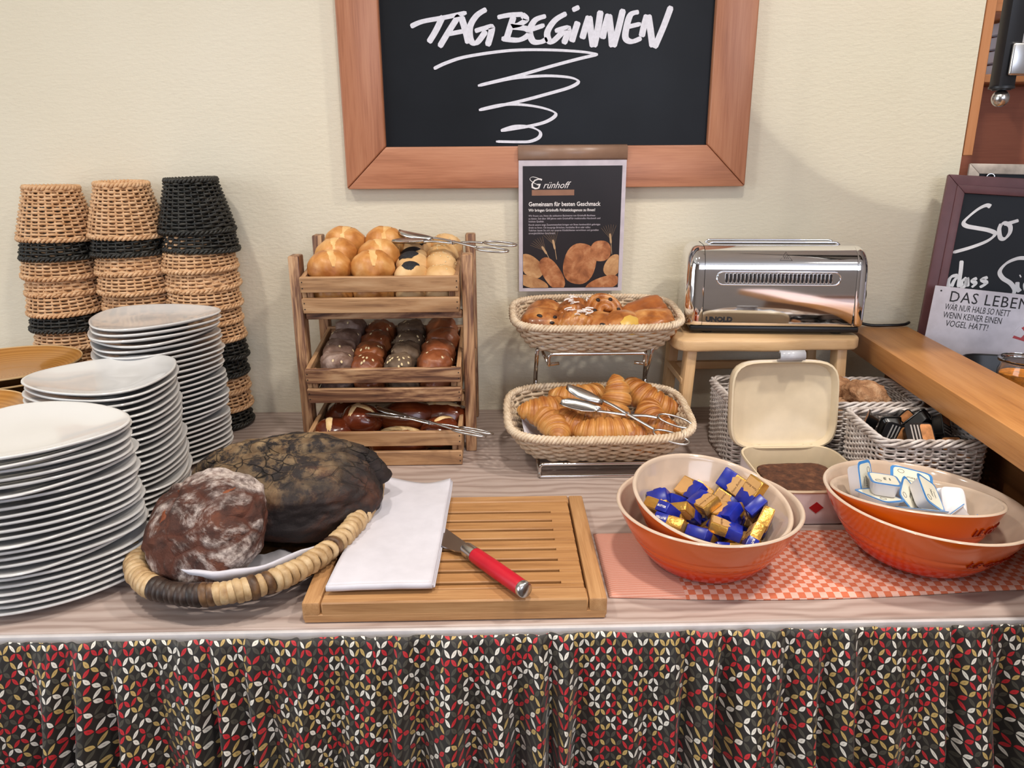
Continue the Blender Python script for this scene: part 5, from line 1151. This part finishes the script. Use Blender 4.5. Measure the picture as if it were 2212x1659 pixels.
CUPS = [[0.613,-0.4351,0.9648,-0.0,-0.0,-1.35],[0.6534,-0.5128,0.9759,-0.0,-1.32,1.57],[0.6994,-0.4827,0.9759,0.0,1.32,-1.56],[0.677,-0.4229,0.9648,-3.14,0.0,1.56],[0.6178,-0.4826,0.9708,1.38,-0.0,-1.01],[0.671,-0.456,0.9757,0.0,-0.87,1.4],[0.5992,-0.5097,0.9805,-0.0,-1.89,0.03],[0.6409,-0.4932,1.0061,-0.89,-0.05,-3.06],[0.7049,-0.42,0.974,2.39,0.0,-1.58],[0.6034,-0.4185,0.9947,0.0,1.32,2.66],[0.6193,-0.4684,1.0005,-1.55,-2.83,-0.05],[0.6374,-0.4156,0.9766,0.18,-0.76,3.11],[0.653,-0.4807,0.978,0.29,-0.96,0.39],[0.6801,-0.4285,0.9991,-1.12,-0.8,-0.15],[0.6252,-0.4453,0.9947,-0.0,-1.32,-1.61],[0.7037,-0.4494,1.0023,-0.83,2.23,1.44],[0.6968,-0.5109,0.9663,0.07,-0.03,3.14],[0.6614,-0.4058,0.9951,-1.57,2.34,-0.0]]

# ---------------------------------------------------------------- butter portions
x, y, z = .0205, .014, .007
BM = MB().box((-x, -y, -z), (x, y, z)).mesh('butter_portion', bevel=.0016, seg=2)
e = .0003
BS_ = MB().box((.001, -y-e, -z-e), (x+e, y+e, z+e)).mesh('blue_sleeve', bevel=.0016, seg=2)
flap = [(-.0185, -.012), (-.002, -.012), (.0045, -.007), (.002, 0), (.0055, .007), (-.002, .012), (-.0185, .012)]
FL = MB().prism(flap, 0, .0003).mesh('gold_flap', smooth=False)
TX = text_mesh('Feine Butter', .0046, .00004, shear=.3, align='CENTER'); TB = text_mesh('BUTTER', .0040, .00004, align='CENTER', bold=.0001)
words = ['one', 'two']
where = lambda p, c: ('at the front' if p[1] < c[1]-.03 else 'at the back' if p[1] > c[1]+.02 else 'in the middle')+(' left' if p[0] < c[0]-.03 else ' right' if p[0] > c[0]+.03 else '')
used = {}
def uniq(base):
    used[base] = used.get(base, 0)+1; n = used[base]
    return base+', '+['', 'second ', 'third ', 'fourth ', 'fifth ', 'sixth ', 'seventh ', 'eighth ', 'ninth ', 'tenth ', 'eleventh ', 'twelfth '][n-1]+'highest'
for i, v in sorted(enumerate(BUTTER), key=lambda a: -a[1][2]):
    o = put('butter_portion', BM, 'gold_foil', None, (v[0]-.005, v[1]+.005, v[2]+.002), v[3:]); tag(o, uniq('gold and blue butter portion '+where(v, (.277, -.67))+' of the left bowl'), 'butter', 'butter portions in the left bowl')
    put('blue_sleeve', BS_, 'butter_blue', o)
    put('gold_flap', FL, 'gold_paper', o, (0, 0, z+.0001)); put('gold_flap', FL, 'gold_paper', o, (0, 0, -z-.0001), (PI, 0, 0))
    if i % 3: put('lettering', TX, 'butter_ink', o, (-.0085, 0, z+.0005), (0, 0, PI/2)); put('lettering', TX, 'butter_ink', o, (-.0085, 0, -z-.0005), (PI, 0, PI/2))
    put('lettering', TB, 'print_white', o, (.0105, -y-.0006, -.0016), (PI/2, 0, 0))
# ---------------------------------------------------------------- spread tubs and black portion tubs
def tubmesh(X, Y, Z):
    mb = MB(); n = 40; P = [(0, -Z), (.70, -Z), (.755, -Z+.0012), (.86, Z-.003), (.90, Z-.0022), (.985, Z-.0018), (1.0, Z-.0009)]
    mb.grid(lambda i, j: (P[j][0]*X*se(2*PI*i/n, 6)*math.cos(2*PI*i/n), P[j][0]*Y*se(2*PI*i/n, 6)*math.sin(2*PI*i/n), P[j][1]), n, len(P), cu=True); return mb.mesh('tub', angle=50)
def lidmesh(name, X, Y, z0, z1, k=1.0):
    n = 40; P = [(0, z0), (k, z0), (k, z1), (0, z1)]
    return MB().grid(lambda i, j: (P[j][0]*X*se(2*PI*i/n, 7)*math.cos(2*PI*i/n), P[j][0]*Y*se(2*PI*i/n, 7)*math.sin(2*PI*i/n), P[j][1]), n, 4, cu=True).mesh(name, angle=40)
X, Y, Z = .028, .019, .0095
TM, LM, PM = tubmesh(X, Y, Z), lidmesh('foil_lid', X, Y, Z-.0009, Z), lidmesh('label_panel', X, Y, Z, Z+.0002, .86)
hp = [(.0032*math.cos(a), .0042*math.sin(a)) for a in [2*PI*k/20 for k in range(20)]]
OV = MB().tube([(px*1.3, py*.9, 0) for px, py in hp], .0003, 4, True).mesh('oval_mark'); TN = text_mesh('Natur', .0062, .00004, align='CENTER'); LG = text_mesh('Frischkäse', .0030, .00004, align='CENTER')
PT = MB().prism([(-.008, -.003), (.004, -.0045), (.009, .001), (.002, .0045), (-.007, .003)], 0, .00015).mesh('spread_picture', smooth=False)
for i, v in sorted(enumerate(TUBS), key=lambda a: -a[1][2]):
    o = put('spread_tub', TM, 'tub_white', None, (v[0]+.007, v[1]+.015, v[2]), v[3:]); tag(o, uniq('white cream cheese tub '+where(v, (.545, -.685))+' of the right bowl'), 'tub', 'spread tubs in the right bowl')
    l = put('foil_lid', LM, 'lid_blue', o); put('label_panel', PM, 'lid_cream', l); put('lettering', TN, 'ink_black', l, (0, -.001, Z+.0003)); put('lettering', LG, 'ink_black', l, (0, .006, Z+.0003)); put('oval_mark', OV, 'ink_black', l, (.014, -.009, Z+.0003))
X, Y, Z = .023, .017, .009
TM2, LM2, PM2 = tubmesh(X, Y, Z), lidmesh('foil_lid', X, Y, Z-.0009, Z), lidmesh('label_panel', X*.42, Y*.86, Z, Z+.0002, 1.0)
STP = [MB().box((.0005+k*.0055, -.0135, Z), (.0028+k*.0055, .0135, Z+.0002)).mesh('label_stripe') for k in range(3)]
CC = [('one', v) for v in CUPS]
for i, v in sorted(enumerate(CUPS), key=lambda a: -a[1][2]):
    e_ = Euler(v[3:])
    if (e_.to_matrix() @ Vector((0, 0, 1))).z < .1: e_ = (e_.to_matrix() @ Matrix.Rotation(PI, 3, 'X')).to_euler()
    o = put('portion_tub', TM2, 'tub_black', None, (v[0]+.004, v[1], v[2]+.013), e_); tag(o, uniq('black tub with orange lid '+where(v, (.652, -.455))+' of the front basket'), 'tub', 'black tubs in the front basket')
    l = put('foil_lid', LM2, 'lid_black', o); put('label_panel', PM2, 'lid_orange', l, (-.0115, 0, 0))
    for s_ in STP: put('label_stripe', s_, 'lid_silver', l)
for i, (x_, y_, z_, r_) in enumerate(((.445, -.235, .985, .3), (.470, -.290, .975, 1.2), (.450, -.265, .965, 2.2), (.52, -.25, .975, .7))):
    o = put('portion_tub', TM2, 'tub_black', None, (x_, y_, z_), (.4, .3*i, r_)); tag(o, f'black spread tub in the left square basket, {["left rear", "front middle", "left lower", "right"][i]} one', 'tub', 'black tubs in the left basket')
    put('foil_lid', LM2, 'lid_black', o)
